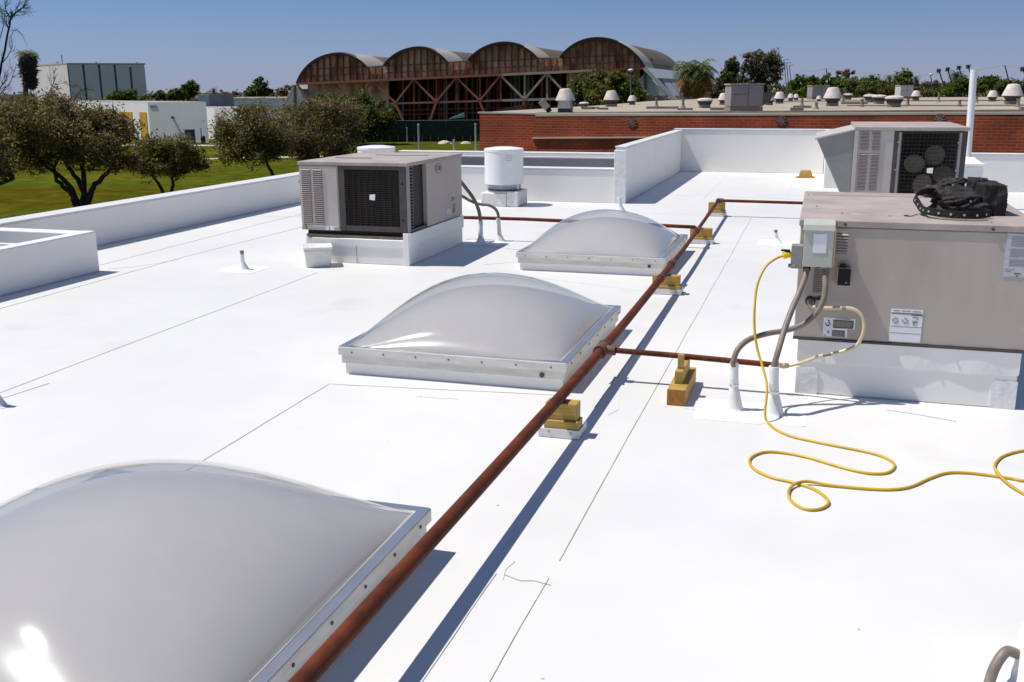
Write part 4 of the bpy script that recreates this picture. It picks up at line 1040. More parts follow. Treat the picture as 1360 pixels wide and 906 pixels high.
path = smooth_path([(0.97, 6.34, 1.088), (0.90, 6.26, 1.085), (0.80, 6.24, 1.086), (0.70, 6.27, 1.088), (0.625, 6.31, 1.096), (0.600, 6.36, 1.100), (0.580, 6.42, 1.128), (0.563, 6.46, 1.160), (0.590, 6.50, 1.185), (0.65, 6.56, 1.190), (0.70, 6.6, 1.18)], 6)
m = MB()
for i in range(len(path) - 1):
    a, b = path[i], path[i + 1]; up = Vector((0, 0, 1)) if i < 28 else Vector((0.3, -0.4, 1))
    m.bar(a, b + (b - a) * 0.15, 0.006, 0.044, up=up)
belt = m.build('belt', 'fabric', bag)
m = MB(); n = 0
for i in range(3, len(path) - 14, 4):
    p = path[i]; d = (path[i + 1] - path[i - 1]).normalized(); nrm = d.cross(Vector((0, 0, 1))).normalized()
    if nrm.y > 0: nrm = -nrm
    m.tube([p + nrm * 0.002, p + nrm * 0.007], 0.0068, 10)
m.build('stud', 'steel', belt)
m = MB(); m.tube(smooth_path([(0.585, 6.41, 1.066), (0.53, 6.30, 1.063), (0.50, 6.33, 1.063), (0.53, 6.36, 1.063)], 4), 0.0022, 6); m.tube(smooth_path([(0.62, 6.25, 1.064), (0.72, 6.19, 1.063), (0.86, 6.17, 1.063), (0.94, 6.19, 1.064)], 4), 0.0022, 6); m.build('string', 'fabric', bag)
m = MB()
for p in ((0.775, 6.545, 1.226), (0.79, 6.52, 1.155), (0.87, 6.45, 1.14)): m.tube([p, (p[0], p[1] - 0.02, p[2] + 0.006)], 0.007, 8)
m.build('snap', 'steel', bag)
m = MB(); m.prism([(0.885, 6.75, 1.222), (0.93, 6.76, 1.262), (0.925, 6.77, 1.23)], (0.004, 0.012, 0)); m.build('tool_tip', 'grey_metal', bag)

# ================================================================== BRICK BUILDING NEXT DOOR
def down(p, z): return Vector((p.x, p.y, z))
RZ = 0.95                                     # its flat roof, a little below eye height
def bp(u, depth, z=RZ):
    p = at(u, 200, depth); return Vector((p.x, p.y, z))
bb = thing('brick_building', 'red brick building with a flat tan roof full of vents', 'building', bp(900, 50, LAWN))
def brick_wall(a, b, z0, z1, thick=0.4):
    a = Vector(a); b = Vector(b); d = (b - a); L = d.length; d.normalize(); nrm = Vector((-d.y, d.x, 0))
    m = MB(); m.uv = []
    q = [down(a, z0), down(b, z0), down(b, z1), down(a, z1)]
    m.quad(*q); m.uv += [(0, z0), (L, z0), (L, z1), (0, z1)]
    q2 = [down(b, z0), down(b + nrm * thick, z0), down(b + nrm * thick, z1), down(b, z1)]
    m.quad(*q2); m.uv += [(0, z0), (thick, z0), (thick, z1), (0, z1)]
    q3 = [down(a + nrm * thick, z0), down(a, z0), down(a, z1), down(a + nrm * thick, z1)]
    m.quad(*q3); m.uv += [(0, z0), (thick, z0), (thick, z1), (0, z1)]
    return m.build('brick_wall', 'brick', bb)
NW = Vector((-math.sin(RAD(10)), -math.cos(RAD(10)), 0)); P0 = at(1000, 200, 35.0)
def wp(u, v, out=0.0):                        # a point of the wall face, pushed out by so many metres
    d = view_ray(u, v); e = Vector((0, 0, CAM_H)); t_ = NW.dot(P0 + NW * out - e) / NW.dot(d); return e + d * t_
def top_edge(u): return 153.2 - (u - 712) * 0.0049
def brick_wall(name, a, b, thick=0.4):        # a, b: top corners
    d = (b - a); d.z = 0; L = d.length; d.normalize(); nrm = Vector((-d.y, d.x, 0))
    m = MB(); m.uv = []
    for p, q, l in ((a, b, L), (b, b + nrm * thick, thick), (a + nrm * thick, a, thick)):
        m.quad(down(p, LAWN), down(q, LAWN), q, p); m.uv += [(0, LAWN), (l, LAWN), (l, q.z), (0, p.z)]
    return m.build(name, 'brick', bb)
wl, wm, wc2, wr = wp(637, 150.6, -.5), wp(713, 151.6, -.5), wp(708, 154.6), wp(1560, 151.0)
brick_wall('brick_wall', wl, wm); brick_wall('brick_wall', wc2, wr)
brick_wall('brick_wall', bp(700, 66), wl)
poly = [down(wl, RZ) + NW * -.1, down(wm, RZ) + NW * -.1, down(wc2, RZ) + NW * -.1, down(wr, RZ) + NW * -.1, bp(1700, 93), bp(930, 93), bp(860, 76), bp(800, 58), bp(676, 44)]
m = MB(); m.prism([down(p, RZ - 0.06) for p in poly], (0, 0, 0.06)); m.build('roof_deck', 'gravel', bb)
m = MB(); m.bar(wp(712.5, 153.2, -.10), wp(1560, 149.6, -.10), 0.22, 0.075); m.build('coping', 'coping', bb)
m = MB(); m.bar(wp(636.3, 149.6, -.60), wp(713, 151.0, -.60), 0.22, 0.06); m.build('coping', 'coping', bb)
m = MB(); m.bar(wp(715, 150.2, -1.1), wp(1560, 146.0, -1.1), 0.14, 0.07); m.build('gravel_stop', 'curb', bb)
m = MB(); m.bar(wp(707, 183.6, .015), wp(1060, 181.0, .015), 0.12, 0.05); m.build('ledge', 'coping', bb)
for u, v in ((840, 163), (1038, 161), (1248, 159)):
    p = wp(u, v, .0); tx = Vector((NW.y, -NW.x, 0)) * -1; m = MB()
    m.prism([p + tx * (.19 * math.cos(k * math.pi / 6)) + Vector((0, 0, .19 * math.sin(k * math.pi / 6))) + NW * .004 for k in range(12)], NW * .012); pl = m.build('anchor_plate', 'rib', bb)
    m = MB()
    for q in (0.0, 0.785, 1.571, 2.356): m.bar(p + (tx * math.cos(q) + Vector((0, 0, math.sin(q)))) * .17 + NW * .022, p - (tx * math.cos(q) + Vector((0, 0, math.sin(q)))) * .17 + NW * .022, .035, .012, up=NW)
    m.build('anchor_star', 'curb', pl)
for u, dd, sx in ((878, 46, 1.4), (908, 43, 0.6), (1055, 40, 0.5), (1062, 46, 0.8), (1130, 56, 1.4), (1357, 40, 0.5), (956, 42, 0.9), (780, 46, 0.5), (800, 45, 0.4), (790, 47, .3)):
    p = bp(u, dd); m = MB(); m.box(p.x - sx / 2, p.x + sx / 2, p.y - 0.2, p.y + 0.2, RZ, RZ + 0.07 + 0.06 * random.random()); m.build('roof_scupper', 'curb', bb)

for u, dd, h in ((905, 48, .35), (1061, 52, .3), (1115, 60, .45), (1240, 62, .5), (1290, 58, .3), (1200, 50, .28), (870, 52, .4), (1345, 44, .3), (1080, 43, .22), (1140, 48, .3), (1268, 47, .25)):
    p = bp(u, dd); m = MB(); m.lathe([(.13, RZ), (.07, RZ + .12), (.055, RZ + h), (.08, RZ + h + .01), (.08, RZ + h + .06)], p.x, p.y, 8); m.build('vent_pipe', 'curb', bb)
m = MB(); m.bar(bp(1120, 48, RZ + .06), bp(1420, 45, RZ + .06), .05); m.build('roof_conduit', 'curb', bb)
m = MB(); m.bar(bp(1000, 66, RZ + .06), bp(1330, 63, RZ + .06), .06); m.build('roof_conduit', 'curb', bb)

def hood_vent(label, u, vbase, wpx, kind):
    D = (CAM_H - RZ) * FPX / (vbase - (120.2 - (u - 680) * 0.0063)); p = bp(u, D); w = wpx * D / FPX
    t = thing('roof_fan', label, 'roof vent', p, 'pale roof fans on the brick building'); r = w / 2
    if kind == 'cone':
        m = MB(); m.box(p.x - r * .62, p.x + r * .62, p.y - r * .62, p.y + r * .62, RZ, RZ + w * 0.16); m.build('curb', 'curb', t)
        m = MB(); m.lathe([(r * .60, RZ + w * .16), (r * .60, RZ + w * .22), (r * .86, RZ + w * .38), (r * .9, RZ + w * .45)], p.x, p.y, 20); m.build('collar', 'fan_dark', t, smooth=True)
        m = MB(); m.lathe([(r * .9, RZ + w * .40), (r, RZ + w * .42), (r * .97, RZ + w * .47), (r * .80, RZ + w * .66), (r * .58, RZ + w * .92), (r * .52, RZ + w * .96), (r * .2, RZ + w * .99)], p.x, p.y, 24); m.build('hood', 'fan_white', t, smooth=True, angle=35)
    else:
        m = MB(); m.lathe([(r * .7, RZ), (r * .7, RZ + w * .20)], p.x, p.y, 16); m.build('curb', 'curb', t)
        m = MB(); m.lathe([(r * .72, RZ + w * .2), (r * .9, RZ + w * .36), (r * .96, RZ + w * .44)], p.x, p.y, 20); m.build('collar', 'fan_dark', t, smooth=True)
        m = MB(); m.lathe([(r * .95, RZ + w * .42), (r, RZ + w * .45), (r * .96, RZ + w * .52), (r * .7, RZ + w * .58), (r * .1, RZ + w * .61)], p.x, p.y, 24); m.build('hood', 'fan_white', t, smooth=True, angle=35)
    return t
hood_vent('cone-shaped white fan hood at the left end of the brick roof, behind a grey box', 750.5, 143.5, 26, 'cone')
hood_vent('small flat fan hood between the two leftmost cone hoods', 775, 142.5, 13, 'low')
hood_vent('cone-shaped white fan hood in front of the green shrub', 810.7, 140.5, 20.5, 'cone')
hood_vent('small cone-shaped hood at the right edge of the green shrub', 838, 138.3, 12, 'cone')
hood_vent('flat wide fan hood below the palm with yellow fronds', 933.5, 142.3, 21, 'low')
hood_vent('cone-shaped hood partly behind the left side of the grey cabinet', 958, 138.3, 15, 'cone')
hood_vent('cone-shaped hood touching the right side of the grey cabinet', 1018, 138.6, 15, 'cone')
hood_vent('cone-shaped hood second to the right of the grey cabinet', 1031.5, 136.6, 15, 'cone')
hood_vent('tiny far cone hood, left one of a pair near the hedge', 1046, 133.2, 9, 'cone')
hood_vent('tiny far cone hood, right one of a pair near the hedge', 1053, 132.6, 8, 'cone')
hood_vent('tiny cone hood in front of the far grey box', 1083, 134.2, 7.5, 'cone')
hood_vent('largest cone-shaped white hood right of the far grey box', 1101, 139.8, 24, 'cone')
hood_vent('far flat hood just right of the largest cone hood', 1120.5, 131.8, 13, 'low')
hood_vent('flat hood, leftmost of the three in a row', 1150, 135.2, 17, 'low')
hood_vent('flat hood, middle one of the three in a row', 1162, 137.0, 19, 'low')
hood_vent('flat hood, nearest and rightmost of the three in a row', 1182, 141.0, 24, 'low')
hood_vent('cone hood with a rusty side, right of the three flat hoods', 1210, 132.6, 12.5, 'cone')
hood_vent('small rusty cone hood right of the white pole', 1310.5, 134.0, 14, 'cone')
hood_vent('large cone hood at the right end of the brick roof', 1336.5, 137.5, 26, 'cone')

def cabinet(name, label, u0, u1, vtop, vbase, depth_m, hood=False, mt='hvac_far'):
    um = (u0 + u1) / 2; D = (CAM_H - RZ) * FPX / (vbase - (120.2 - (um - 680) * 0.0063))
    a, b = bp(u0, D), bp(u1, D); h = (vbase - vtop) * D / FPX; dirv = (b - a).normalized(); nv = Vector((-dirv.y, dirv.x, 0)) * depth_m
    t = thing(name, label, 'air conditioner', (a + b) / 2)
    up = Vector((0, 0, 1))
    def hx(p, q, n, z0, z1): return [p + up * z0, q + up * z0, q + n + up * z0, p + n + up * z0, p + up * z1, q + up * z1, q + n + up * z1, p + n + up * z1]
    m = MB(); m.hexa(hx(a, b, nv, 0, h * .16)); m.build('curb', 'curb', t)
    m = MB(); m.hexa(hx(a, b, nv, h * .17, h * .95)); m.build('cabinet', mt, t, bevel=0.03)
    e = dirv * 0.04; m = MB(); m.hexa(hx(a - e, b + e, nv, h * .951, h)); m.build('lid', 'ac_top', t)
    w = (b - a).length
    m = MB(); nn = -Vector((-dirv.y, dirv.x, 0)) * 0.012
    m.hexa(hx(a + dirv * w * .53, a + dirv * w * .54, nn, h * .2, h * .93)); m.hexa(hx(a + dirv * w * .08, a + dirv * w * .5, nn, h * .6, h * .615)); m.build('door_seam', 'joint', t)
    if hood:
        c = b + Vector((0, 0, 0)); s = dirv * w * 0.36
        m = MB(); pts = [b + up * h * .68, b + s + up * h * .66, b + s * .55 + up * h * .36, b + up * h * .2]
        m.prism(pts, nv * 0.7); m.build('air_hood', 'joint', t)
    return t
cabinet('rooftop_cabinet', 'grey cabinet air conditioner with a dark hood on the brick roof', 967, 1010, 111.5, 146.5, 1.1, True)
cabinet('rooftop_cabinet', 'small far grey cabinet left of the largest cone hood', 1073.5, 1096, 114, 131.5, 1.4)
cabinet('rooftop_cabinet', 'pale little two-part cabinet behind the flat hoods', 1189, 1206, 113.5, 130.5, 1.2, False, 'stucco_grey')
p = bp(750.5, 39.5); t = thing('roof_vent_box', 'grey box vent in front of the leftmost cone hood on the brick roof', 'roof vent', p)
m = MB(); m.box(p.x - .24, p.x + .24, p.y - .24, p.y + .24, RZ, RZ + .16); m.build('base', 'fan_dark', t)
m = MB(); m.hexa([(p.x - .26, p.y - .26, RZ + .161), (p.x + .26, p.y - .26, RZ + .161), (p.x + .26, p.y + .26, RZ + .161), (p.x - .26, p.y + .26, RZ + .161), (p.x - .21, p.y - .21, RZ + .44), (p.x + .21, p.y - .21, RZ + .44), (p.x + .21, p.y + .21, RZ + .44), (p.x - .21, p.y + .21, RZ + .44)]); m.build('hood', 'hood', t)
p0 = bp(731, 39.5); t = thing('exhaust_duct', 'tan slanted exhaust duct at the left end of the brick roof', 'roof vent', p0)
a, b = at(730, 147, 39.5), at(718.5, 134, 39.5)
m = MB(); m.bar(a + (b - a) * 0.25, b, 0.26, 0.26); m.build('duct', 'coping', t); m = MB(); m.bar(a - Vector((0, 0, 0.05)), a + (b - a) * 0.24, 0.2, 0.2); m.build('outlet', 'black', t)

# ================================================================== HANGAR
HY = 150.0
def W(u, v, dy=0.0):
    return at_y(u, v, HY) + Vector((0, dy, 0))
hang = thing('hangar', 'old rust-red hangar with four arched bays and open truss front', 'building', down(W(640, 150), LAWN))
def chord_v(u): return 111.7 + (u - 395.9) * (90.9 - 111.7) / (855 - 395.9)
arches = [(450, 72.3, 395.5, 111.7, 488, 90.0), (556, 64.4, 511, 88.0, 595, 83.7), (670, 58.0, 623, 81.2, 714, 78.0), (793, 52.0, 745, 77.4, 857, 90.6)]
def arch_pts(ar, n=14, lift=0.0):
    ua, va, ul, vl, ur, vr = ar; out = []
    dl, hl = ua - ul, vl - va; Rl = (dl * dl + hl * hl) / (2 * hl); dr, hr = ur - ua, vr - va; Rr = (dr * dr + hr * hr) / (2 * hr)
    for i in range(n + 1):
        x = -dl + dl * i / n; out.append((ua + x, va + Rl - math.sqrt(max(0, Rl * Rl - x * x)) - lift))
    for i in range(1, n + 1):
        x = dr * i / n; out.append((ua + x, va + Rr - math.sqrt(max(0, Rr * Rr - x * x)) - lift))
    return out
def top_v(u):
    best = None
    for ar in arches:
        if ar[2] <= u <= ar[4]:
            pp = arch_pts(ar)
            for (a, b) in zip(pp[:-1], pp[1:]):
                if a[0] <= u <= b[0]: return a[1] + (b[1] - a[1]) * (u - a[0]) / max(1e-6, b[0] - a[0])
    for (l, r) in zip(arches[:-1], arches[1:]):
        if l[4] <= u <= r[2]: return l[5] + (r[3] - l[5]) * (u - l[4]) / (r[2] - l[4])
    return chord_v(u)
DEPTH = 41.0
for ar in arches:
    pp = arch_pts(ar)
    m = MB(); edge = [W(u, v) for u, v in pp]
    m.prism([W(pp[0][0], chord_v(pp[0][0]) - 0.2, 0.25)] + [e + Vector((0, 0.25, 0)) for e in edge] + [W(pp[-1][0], chord_v(pp[-1][0]) - 0.2, 0.25)], (0, 0.2, 0))
    m.build('gable_sheet', 'corr', hang)
    for nm, mt, y0, y1, t0 in (('eave_strip', 'hangar_eave', -0.35, 8.0, 0.16), ('barrel_roof', 'hangar_roof', 8.02, DEPTH, 0.0)):
        m = MB()
        for a, b in zip(edge[:-1], edge[1:]):
            a2, b2 = a + Vector((0, 0, 0.05 + t0)), b + Vector((0, 0, 0.05 + t0))
            m.hexa([a + Vector((0, y0, 0)), b + Vector((0, y0, 0)), b + Vector((0, y1, 0)), a + Vector((0, y1, 0)), a2 + Vector((0, y0, 0)), b2 + Vector((0, y0, 0)), b2 + Vector((0, y1, 0)), a2 + Vector((0, y1, 0))])
        m.build(nm, mt, hang)
    m = MB()
    for a, b in zip(edge[:-1], edge[1:]): m.bar(a + Vector((0, -0.40, 0.06)), b + Vector((0, -0.40, 0.06)), 0.10, 0.36)
    m.build('arch_edge', 'dark', hang)
    m = MB(); rp = [W(u, v, 0.3) for u, v in arch_pts(ar, 14, 2.6)]; cut = slice(0, -6) if ar is not arches[3] else slice(0, -8)
    rp2 = rp[cut]; m.tube(rp2, 0.085, 5)
    for i in range(0, len(rp2), 2): m.tube([edge[i] + Vector((0, 0.3, 0)), rp2[i]], 0.04, 5)
    m.build('railing', 'joint', hang)
for l, r in zip(arches[:-1], arches[1:]):                       # filled valleys between the bays
    m = MB(); pts = [W(l[4] - 0.5, chord_v(l[4]), 0.27), W(r[2] + 0.5, chord_v(r[2]), 0.27), W(r[2] + 0.5, r[3], 0.27), W(l[4] - 0.5, l[5], 0.27)]
    m.prism(pts, (0, 0.2, 0)); m.build('valley_sheet', 'corr', hang)
    m = MB(); m.bar(W(l[4], l[5] - 0.4, 0), W(r[2], r[3] - 0.4, 0), 0.3, 0.16); m.build('valley_gutter', 'joint', hang)
    m = MB(); a = W(l[4] + 8, l[5] - 1.4, 1.2); b = W(r[2], r[3] - 1.0, 1.2); m.bar(a, b, 1.2, 0.22); m.build('valley_flashing', 'coping', hang)
    u0, u1 = l[4], r[2]; d = (u1 - u0)
    m = MB(); m.bar(W(u0 + d * .12, l[5] + 4), W(u0 + d * .38, chord_v(u0 + d * .38) - 1), 0.22, 0.22); m.bar(W(u1 - d * .12, r[3] + 4), W(u1 - d * .38, chord_v(u1 - d * .38) - 1), 0.22, 0.22); m.build('valley_girt', 'truss_red', hang)
    yb = DEPTH / 2
    m = MB(); m.quad(W(l[4] - 1, l[5], 0.5), W(r[2] + 1, r[3], 0.5), W(r[2] + 1, r[3], DEPTH), W(l[4] - 1, l[5], DEPTH)); m.build('valley_roof', 'hangar_roof', hang)
for k in range(53):
    u = 404 + k * 8.6
    if u > 852: break
    tv = top_v(u)
    if chord_v(u) - tv < 4: continue
    m = MB(); m.bar(W(u, chord_v(u)), W(u, tv + 1.0), 0.20, 0.30, up=(0, 1, 0)); m.build('rib', 'rib', hang)
for v_off in (9.5, 19):                                          # horizontal girts across the gables
    for ar in arches:
        us = [u for u in np.arange(ar[2] + 2, ar[4] - 1, 2.0) if top_v(u) < chord_v(u) - v_off - 1]
        if len(us) > 2:
            m = MB(); m.bar(W(us[0], chord_v(us[0]) - v_off, 0.1), W(us[-1], chord_v(us[-1]) - v_off, 0.1), 0.08, 0.10); m.build('girt', 'rib', hang)
# trusses of the open front
def low_v(u): return 137.4 + (u - 526.7) * (131.6 - 137.4) / (736 - 526.7)
def gv(u): return 179 - (u - 500) * 0.010
def steel(a, b, w, mt, nm):
    m = MB(); m.bar(a, b, w, w, up=(0, 1, 0)); return m.build(nm, mt, hang)
steel(W(395.9, 111.7, -0.5), W(668, chord_v(668), -0.5), 0.34, 'truss_red', 'top_chord'); steel(W(668.2, chord_v(668.2), -0.5), W(793, chord_v(793), -0.5), 0.36, 'rib_grey', 'top_chord'); steel(W(793.2, chord_v(793.2), -0.5), W(856, 90.9, -0.5), 0.3, 'rib', 'top_chord')
steel(W(440, low_v(440), -0.4), W(668, low_v(668), -0.4), 0.28, 'truss_red', 'bottom_chord'); steel(W(668.3, low_v(668.3), -0.4), W(760, low_v(760), -0.4), 0.34, 'rib_grey', 'bottom_chord'); steel(W(760.2, low_v(760.2), -0.4), W(850, low_v(850), -0.4), 0.3, 'rib', 'bottom_chord')
ups = [395.9, 444, 497, 551, 607.5, 666, 727.4, 790, 850]; lows = [420, 470, 526.7, 580.7, 638.4, 697.6, 758, 820]
for i, lo in enumerate(lows):
    for uu in (ups[i], ups[i + 1]):
        mt = 'rib_grey' if (uu, lo) in ((666, 697.6), (727.4, 697.6), (727.4, 758)) else 'truss_red'
        steel(W(uu, chord_v(uu) + 0.6, -0.45), W(lo, low_v(lo) - 0.5, -0.45), 0.30 if mt == 'rib_grey' else 0.26, mt, 'diagonal')
for u, mt in ((580.7, 'rib'), (638.4, 'rib'), (697.6, 'rib_grey'), (727.4, 'rib_grey'), (551, 'rib'), (607.5, 'rib'), (758.6, 'rib_grey'), (666, 'rib')):
    steel(W(u, chord_v(u) + 1, -0.3), W(u, low_v(u) - 0.3, -0.3), 0.24, mt, 'upright')
for lo, uf in ((526.7, 546), (580.7, 566), (638.4, 656), (697.6, 686), (470, 450)):
    steel(W(lo, low_v(lo) + 0.5, -0.4), W(uf, gv(uf), -0.4), 0.34, 'truss_red', 'leg')
rr = random.Random(5)
for k in range(64):                                               # girts and posts seen in the dark inside
    u = 505 + k * 3.85 + rr.uniform(-1, 1)
    if u > 742: break
    mt = rr.choice(['rib', 'rib', 'slat_dark', 'slat_dark', 'interior']); d = rr.uniform(2, 9)
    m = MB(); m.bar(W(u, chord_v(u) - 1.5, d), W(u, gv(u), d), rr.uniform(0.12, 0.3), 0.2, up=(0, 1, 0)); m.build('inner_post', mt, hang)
for v in (147.5, 153.5):
    m = MB(); m.bar(W(500, v, 1.5), W(735, v - 6, 1.5), 0.14, 0.14, up=(0, 1, 0)); m.build('girt', 'rib', hang)
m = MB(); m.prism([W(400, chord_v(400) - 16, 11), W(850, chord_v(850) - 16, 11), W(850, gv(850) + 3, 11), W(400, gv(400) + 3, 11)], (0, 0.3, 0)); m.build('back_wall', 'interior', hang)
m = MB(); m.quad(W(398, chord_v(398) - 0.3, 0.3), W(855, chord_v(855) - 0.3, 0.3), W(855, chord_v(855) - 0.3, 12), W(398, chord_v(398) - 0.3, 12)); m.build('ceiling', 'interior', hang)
for u0, u1 in ((404, 440), (440.5, 478), (480, 512), (750, 800), (802, 848)):   # sheeted bays at both ends
    m = MB(); m.prism([W(u0, gv(u0), 1.2), W(u1, gv(u1), 1.2), W(u1, chord_v(u1) + 1, 1.2), W(u0, chord_v(u0) + 1, 1.2)], (0, 0.2, 0)); m.build('wall_sheet', 'corr', hang)
# pale buttress at the left end, strut and panelled wall at the right end
m = MB(); m.prism([W(393, 114, -0.2), W(378, 140, -0.2), W(404, 140, -0.2), W(412, 128, -0.2)], (0, 3, 0)); m.build('buttress', 'stucco_grey', hang)
steel(W(394, 113, -0.6), W(379, 140, -0.6), 0.3, 'coping', 'strut'); steel(W(394, 113, -0.62), W(394.8, 140, -0.62), 0.35, 'joint', 'upright')
steel(W(857, 90.5, -0.6), W(897, 133, -0.6), 0.55, 'stucco_grey', 'strut')
m = MB(); m.prism([W(843, 110, 0.2), W(857, 97, 0.2), W(885, 127, 0.2), W(843, 127, 0.2)], (0, 0.2, 0)); m.build('end_panel', 'stucco_grey', hang)
m = MB(); m.prism([W(843, 127.3, 0.1), W(886, 127.3, 0.1), W(888, 150, 0.1), W(843, 150, 0.1)], (0, 0.2, 0)); m.build('end_base', 'curb', hang)
steel(W(856.5, 91, -0.1), W(857.5, 128, -0.1), 0.3, 'joint', 'upright')
m = MB(); m.hexa([W(858, 91, 0), W(866, 104, 0), W(866, 104, DEPTH), W(858, 91, DEPTH), W(858.5, 89.8, 0), W(867, 103, 0), W(867, 103, DEPTH), W(858.5, 89.8, DEPTH)]); m.build('eave_band', 'stucco', hang)
for dy in (9, 17, 25, 33):
    steel(W(862, 103, dy), W(889, 138, dy), 0.5, 'stucco_grey', 'strut')
    m = MB(); m.prism([W(860, 104, dy + 0.4), W(866, 104, dy + 0.4), W(884, 128, dy + 0.4), W(860, 128, dy + 0.4)], (0, 6.5, 0)); m.build('side_panel', 'stucco_grey', hang)

# screen fence in front of the hangar
sf = thing('screen_fence', 'long dark green windscreen fence before the hangar', 'fence', lawn_pt(565, 140))
pa, pb = lawn_pt(470, 139), lawn_pt(700, 141)
n = 22; hts = [2.75 + 0.12 * rr.uniform(-1, 1) for _ in range(n + 1)]
for k in range(n):
    a = pa + (pb - pa) * (k / n); b = pa + (pb - pa) * ((k + 1) / n - 0.004); z = Vector((0, 0, 1)); q = Vector((0, 0.06, 0))
    m = MB(); m.hexa([a, b, b + q, a + q, a + z * hts[k], b + z * hts[k + 1], b + q + z * hts[k + 1], a + q + z * hts[k]]); m.build('screen_panel', 'screen', sf)
    m = MB(); m.tube([a - q, a - q + z * 2.95], 0.04, 6); m.build('post', 'screen', sf)
m = MB(); m.bar(pa + Vector((0, -0.1, 2.86)), pb + Vector((0, -0.1, 2.86)), 0.09, 0.09); m.build('top_rail', 'post', sf)
t = thing('tarp', 'teal tarpaulin bunched on top of the green windscreen fence', 'tarp', lawn_pt(609, 139.3))
c = at(609, 155, 139.2)
m = MB(); m.prism([c + Vector((-1.5, 0, -0.35)), c + Vector((0.9, 0, -0.1)), c + Vector((0.75, 0, 0.55)), c + Vector((0.3, 0, 0.35)), c + Vector((-0.6, 0, 0.05))], (0, 0.3, 0)); m.build('cloth', 'teal', t, bevel=0.05)
for u, s in ((593, 0.7), (620, 0.5)):
    p = lawn_pt(u, 134); t = thing('rock', 'pale heap of soil at the foot of the windscreen fence, ' + ('left one' if u < 600 else 'right one'), 'heap', p)
    m = MB(); m.lathe([(s * 1.4, LAWN), (s * 1.1, LAWN + s * .3), (s * .5, LAWN + s * .55), (s * .05, LAWN + s * .6)], p.x, p.y, 12, wob=0.12); m.build('soil', 'rock', t)
for u, dd, h, lab in ((559.5, 111, 3.15, 'tall grey steel post on the lawn behind the left air conditioner'), (605, 113, 1.35, 'short capped grey post between two tall posts on the lawn'), (633.5, 113, 3.1, 'tall grey steel post beside the brick corner'), (544.5, 136, 1.9, 'thin white post near the green windscreen fence')):
    p = lawn_pt(u, dd); t = thing('steel_post', lab, 'post', p, 'posts on the lawn')
    m = MB(); r = 0.11 if h > 2.5 or h < 1.6 else 0.07; m.lathe([(r, LAWN), (r, LAWN + h), (r * .3, LAWN + h + .05)], p.x, p.y, 8); m.build('shaft', 'post', t, smooth=True)
    m = MB(); m.lathe([(r * 1.6, LAWN + 0.006), (r * 1.5, LAWN + .14)], p.x, p.y, 8); m.build('base', 'post', t)
    m = MB(); m.lathe([(r * 1.3, LAWN + h + .005), (r * 1.3, LAWN + h + .12), (r * .4, LAWN + h + .16)], p.x, p.y, 8); m.build('cap', 'post', t)

# ================================================================== BUILDINGS AT LEFT
def fb(u, depth, z): p = at(u, 200, depth); return Vector((p.x, p.y, z))
def panel_face(t, a, b, z0, z1, n, mt, gap=0.25, thick=0.25, nm='wall_panel'):
    d = b - a; L = d.length; d.normalize(); nv = Vector((-d.y, d.x, 0)) * thick
    for k in range(n):
        p = a + d * (L * k / n + gap / 2); q = a + d * (L * (k + 1) / n - gap / 2)
        m = MB(); m.hexa([down(p, z0), down(q, z0), down(q + nv, z0), down(p + nv, z0), down(p, z1), down(q, z1), down(q + nv, z1), down(p + nv, z1)]); m.build(nm, mt, t)
def block(t, pts, z0, z1, mt, nm):
    m = MB(); m.prism([down(p, z0) for p in pts], (0, 0, z1 - z0)); return m.build(nm, mt, t)
zt = 1.8 + 35.4 / FPX * 220
bl = thing('panel_building', 'tall grey windowless building of concrete panels behind the left trees', 'building', fb(101.5, 220, LAWN))
A0, A1, A2 = fb(57, 236, 0), fb(101.8, 220, 0), fb(203.5, 226, 0); A3 = A0 + (A2 - A1)
cen = (A0 + A2) / 2
block(bl, [cen + (p - cen) * 0.985 for p in (A0, A1, A2, A3)], LAWN, zt - 0.3, 'joint', 'core')
panel_face(bl, A0, A1, LAWN, zt, 2, 'panel_grey', 0.3); panel_face(bl, A1, A2, LAWN, zt, 5, 'panel_grey', 0.42)
block(bl, [cen + (p - cen) * 1.004 for p in (A0, A1, A2, A3)], zt + 0.01, zt + 0.35, 'post', 'coping')
for u, h in ((96, 2.3), (90, 0.9), (140, 0.8), (193, 0.7)):
    p = fb(u, 228, zt); m = MB(); m.tube([p, p + Vector((0, 0, h))], 0.09, 6); m.bar(p + Vector((-.35, 0, h * .8)), p + Vector((.35, 0, h * .8)), 0.08); m.build('antenna', 'pole', bl)

wb = thing('white_building', 'low white building with ochre yellow panels behind the left trees', 'building', fb(202, 144, LAWN))
zt = 1.8 - 12.2 / FPX * 144
B0, B1, B2 = fb(90, 168, 0), fb(202, 144, 0), fb(278.5, 141, 0); B3 = B0 + (B2 - B1)
block(wb, [B0, B1, B2, B3], LAWN, zt, 'stucco', 'wall')
d = (B1 - B0).normalized(); nrm = Vector((d.y, -d.x, 0))
for s0, s1 in ((0.70, 3.0), (5.6, 10.0), (11.5, 16), (17.5, 22)):
    p, q = B1 - d * s0, B1 - d * s1
    m = MB(); m.hexa([down(q, LAWN + .1) + nrm * .08, down(p, LAWN + .1) + nrm * .08, down(p, LAWN + .1), down(q, LAWN + .1), down(q, zt - 1.35) + nrm * .08, down(p, zt - 1.35) + nrm * .08, down(p, zt - 1.35), down(q, zt - 1.35)]); m.build('ochre_panel', 'yellow', wb)
block(wb, [B0 + (B1 - B0) * .02, B1 + (B0 - B1) * .02, B2, B3], zt + .005, zt + .12, 'concrete', 'coping')
dr = (B2 - B1).normalized(); nr = Vector((dr.y, -dr.x, 0))
m = MB()
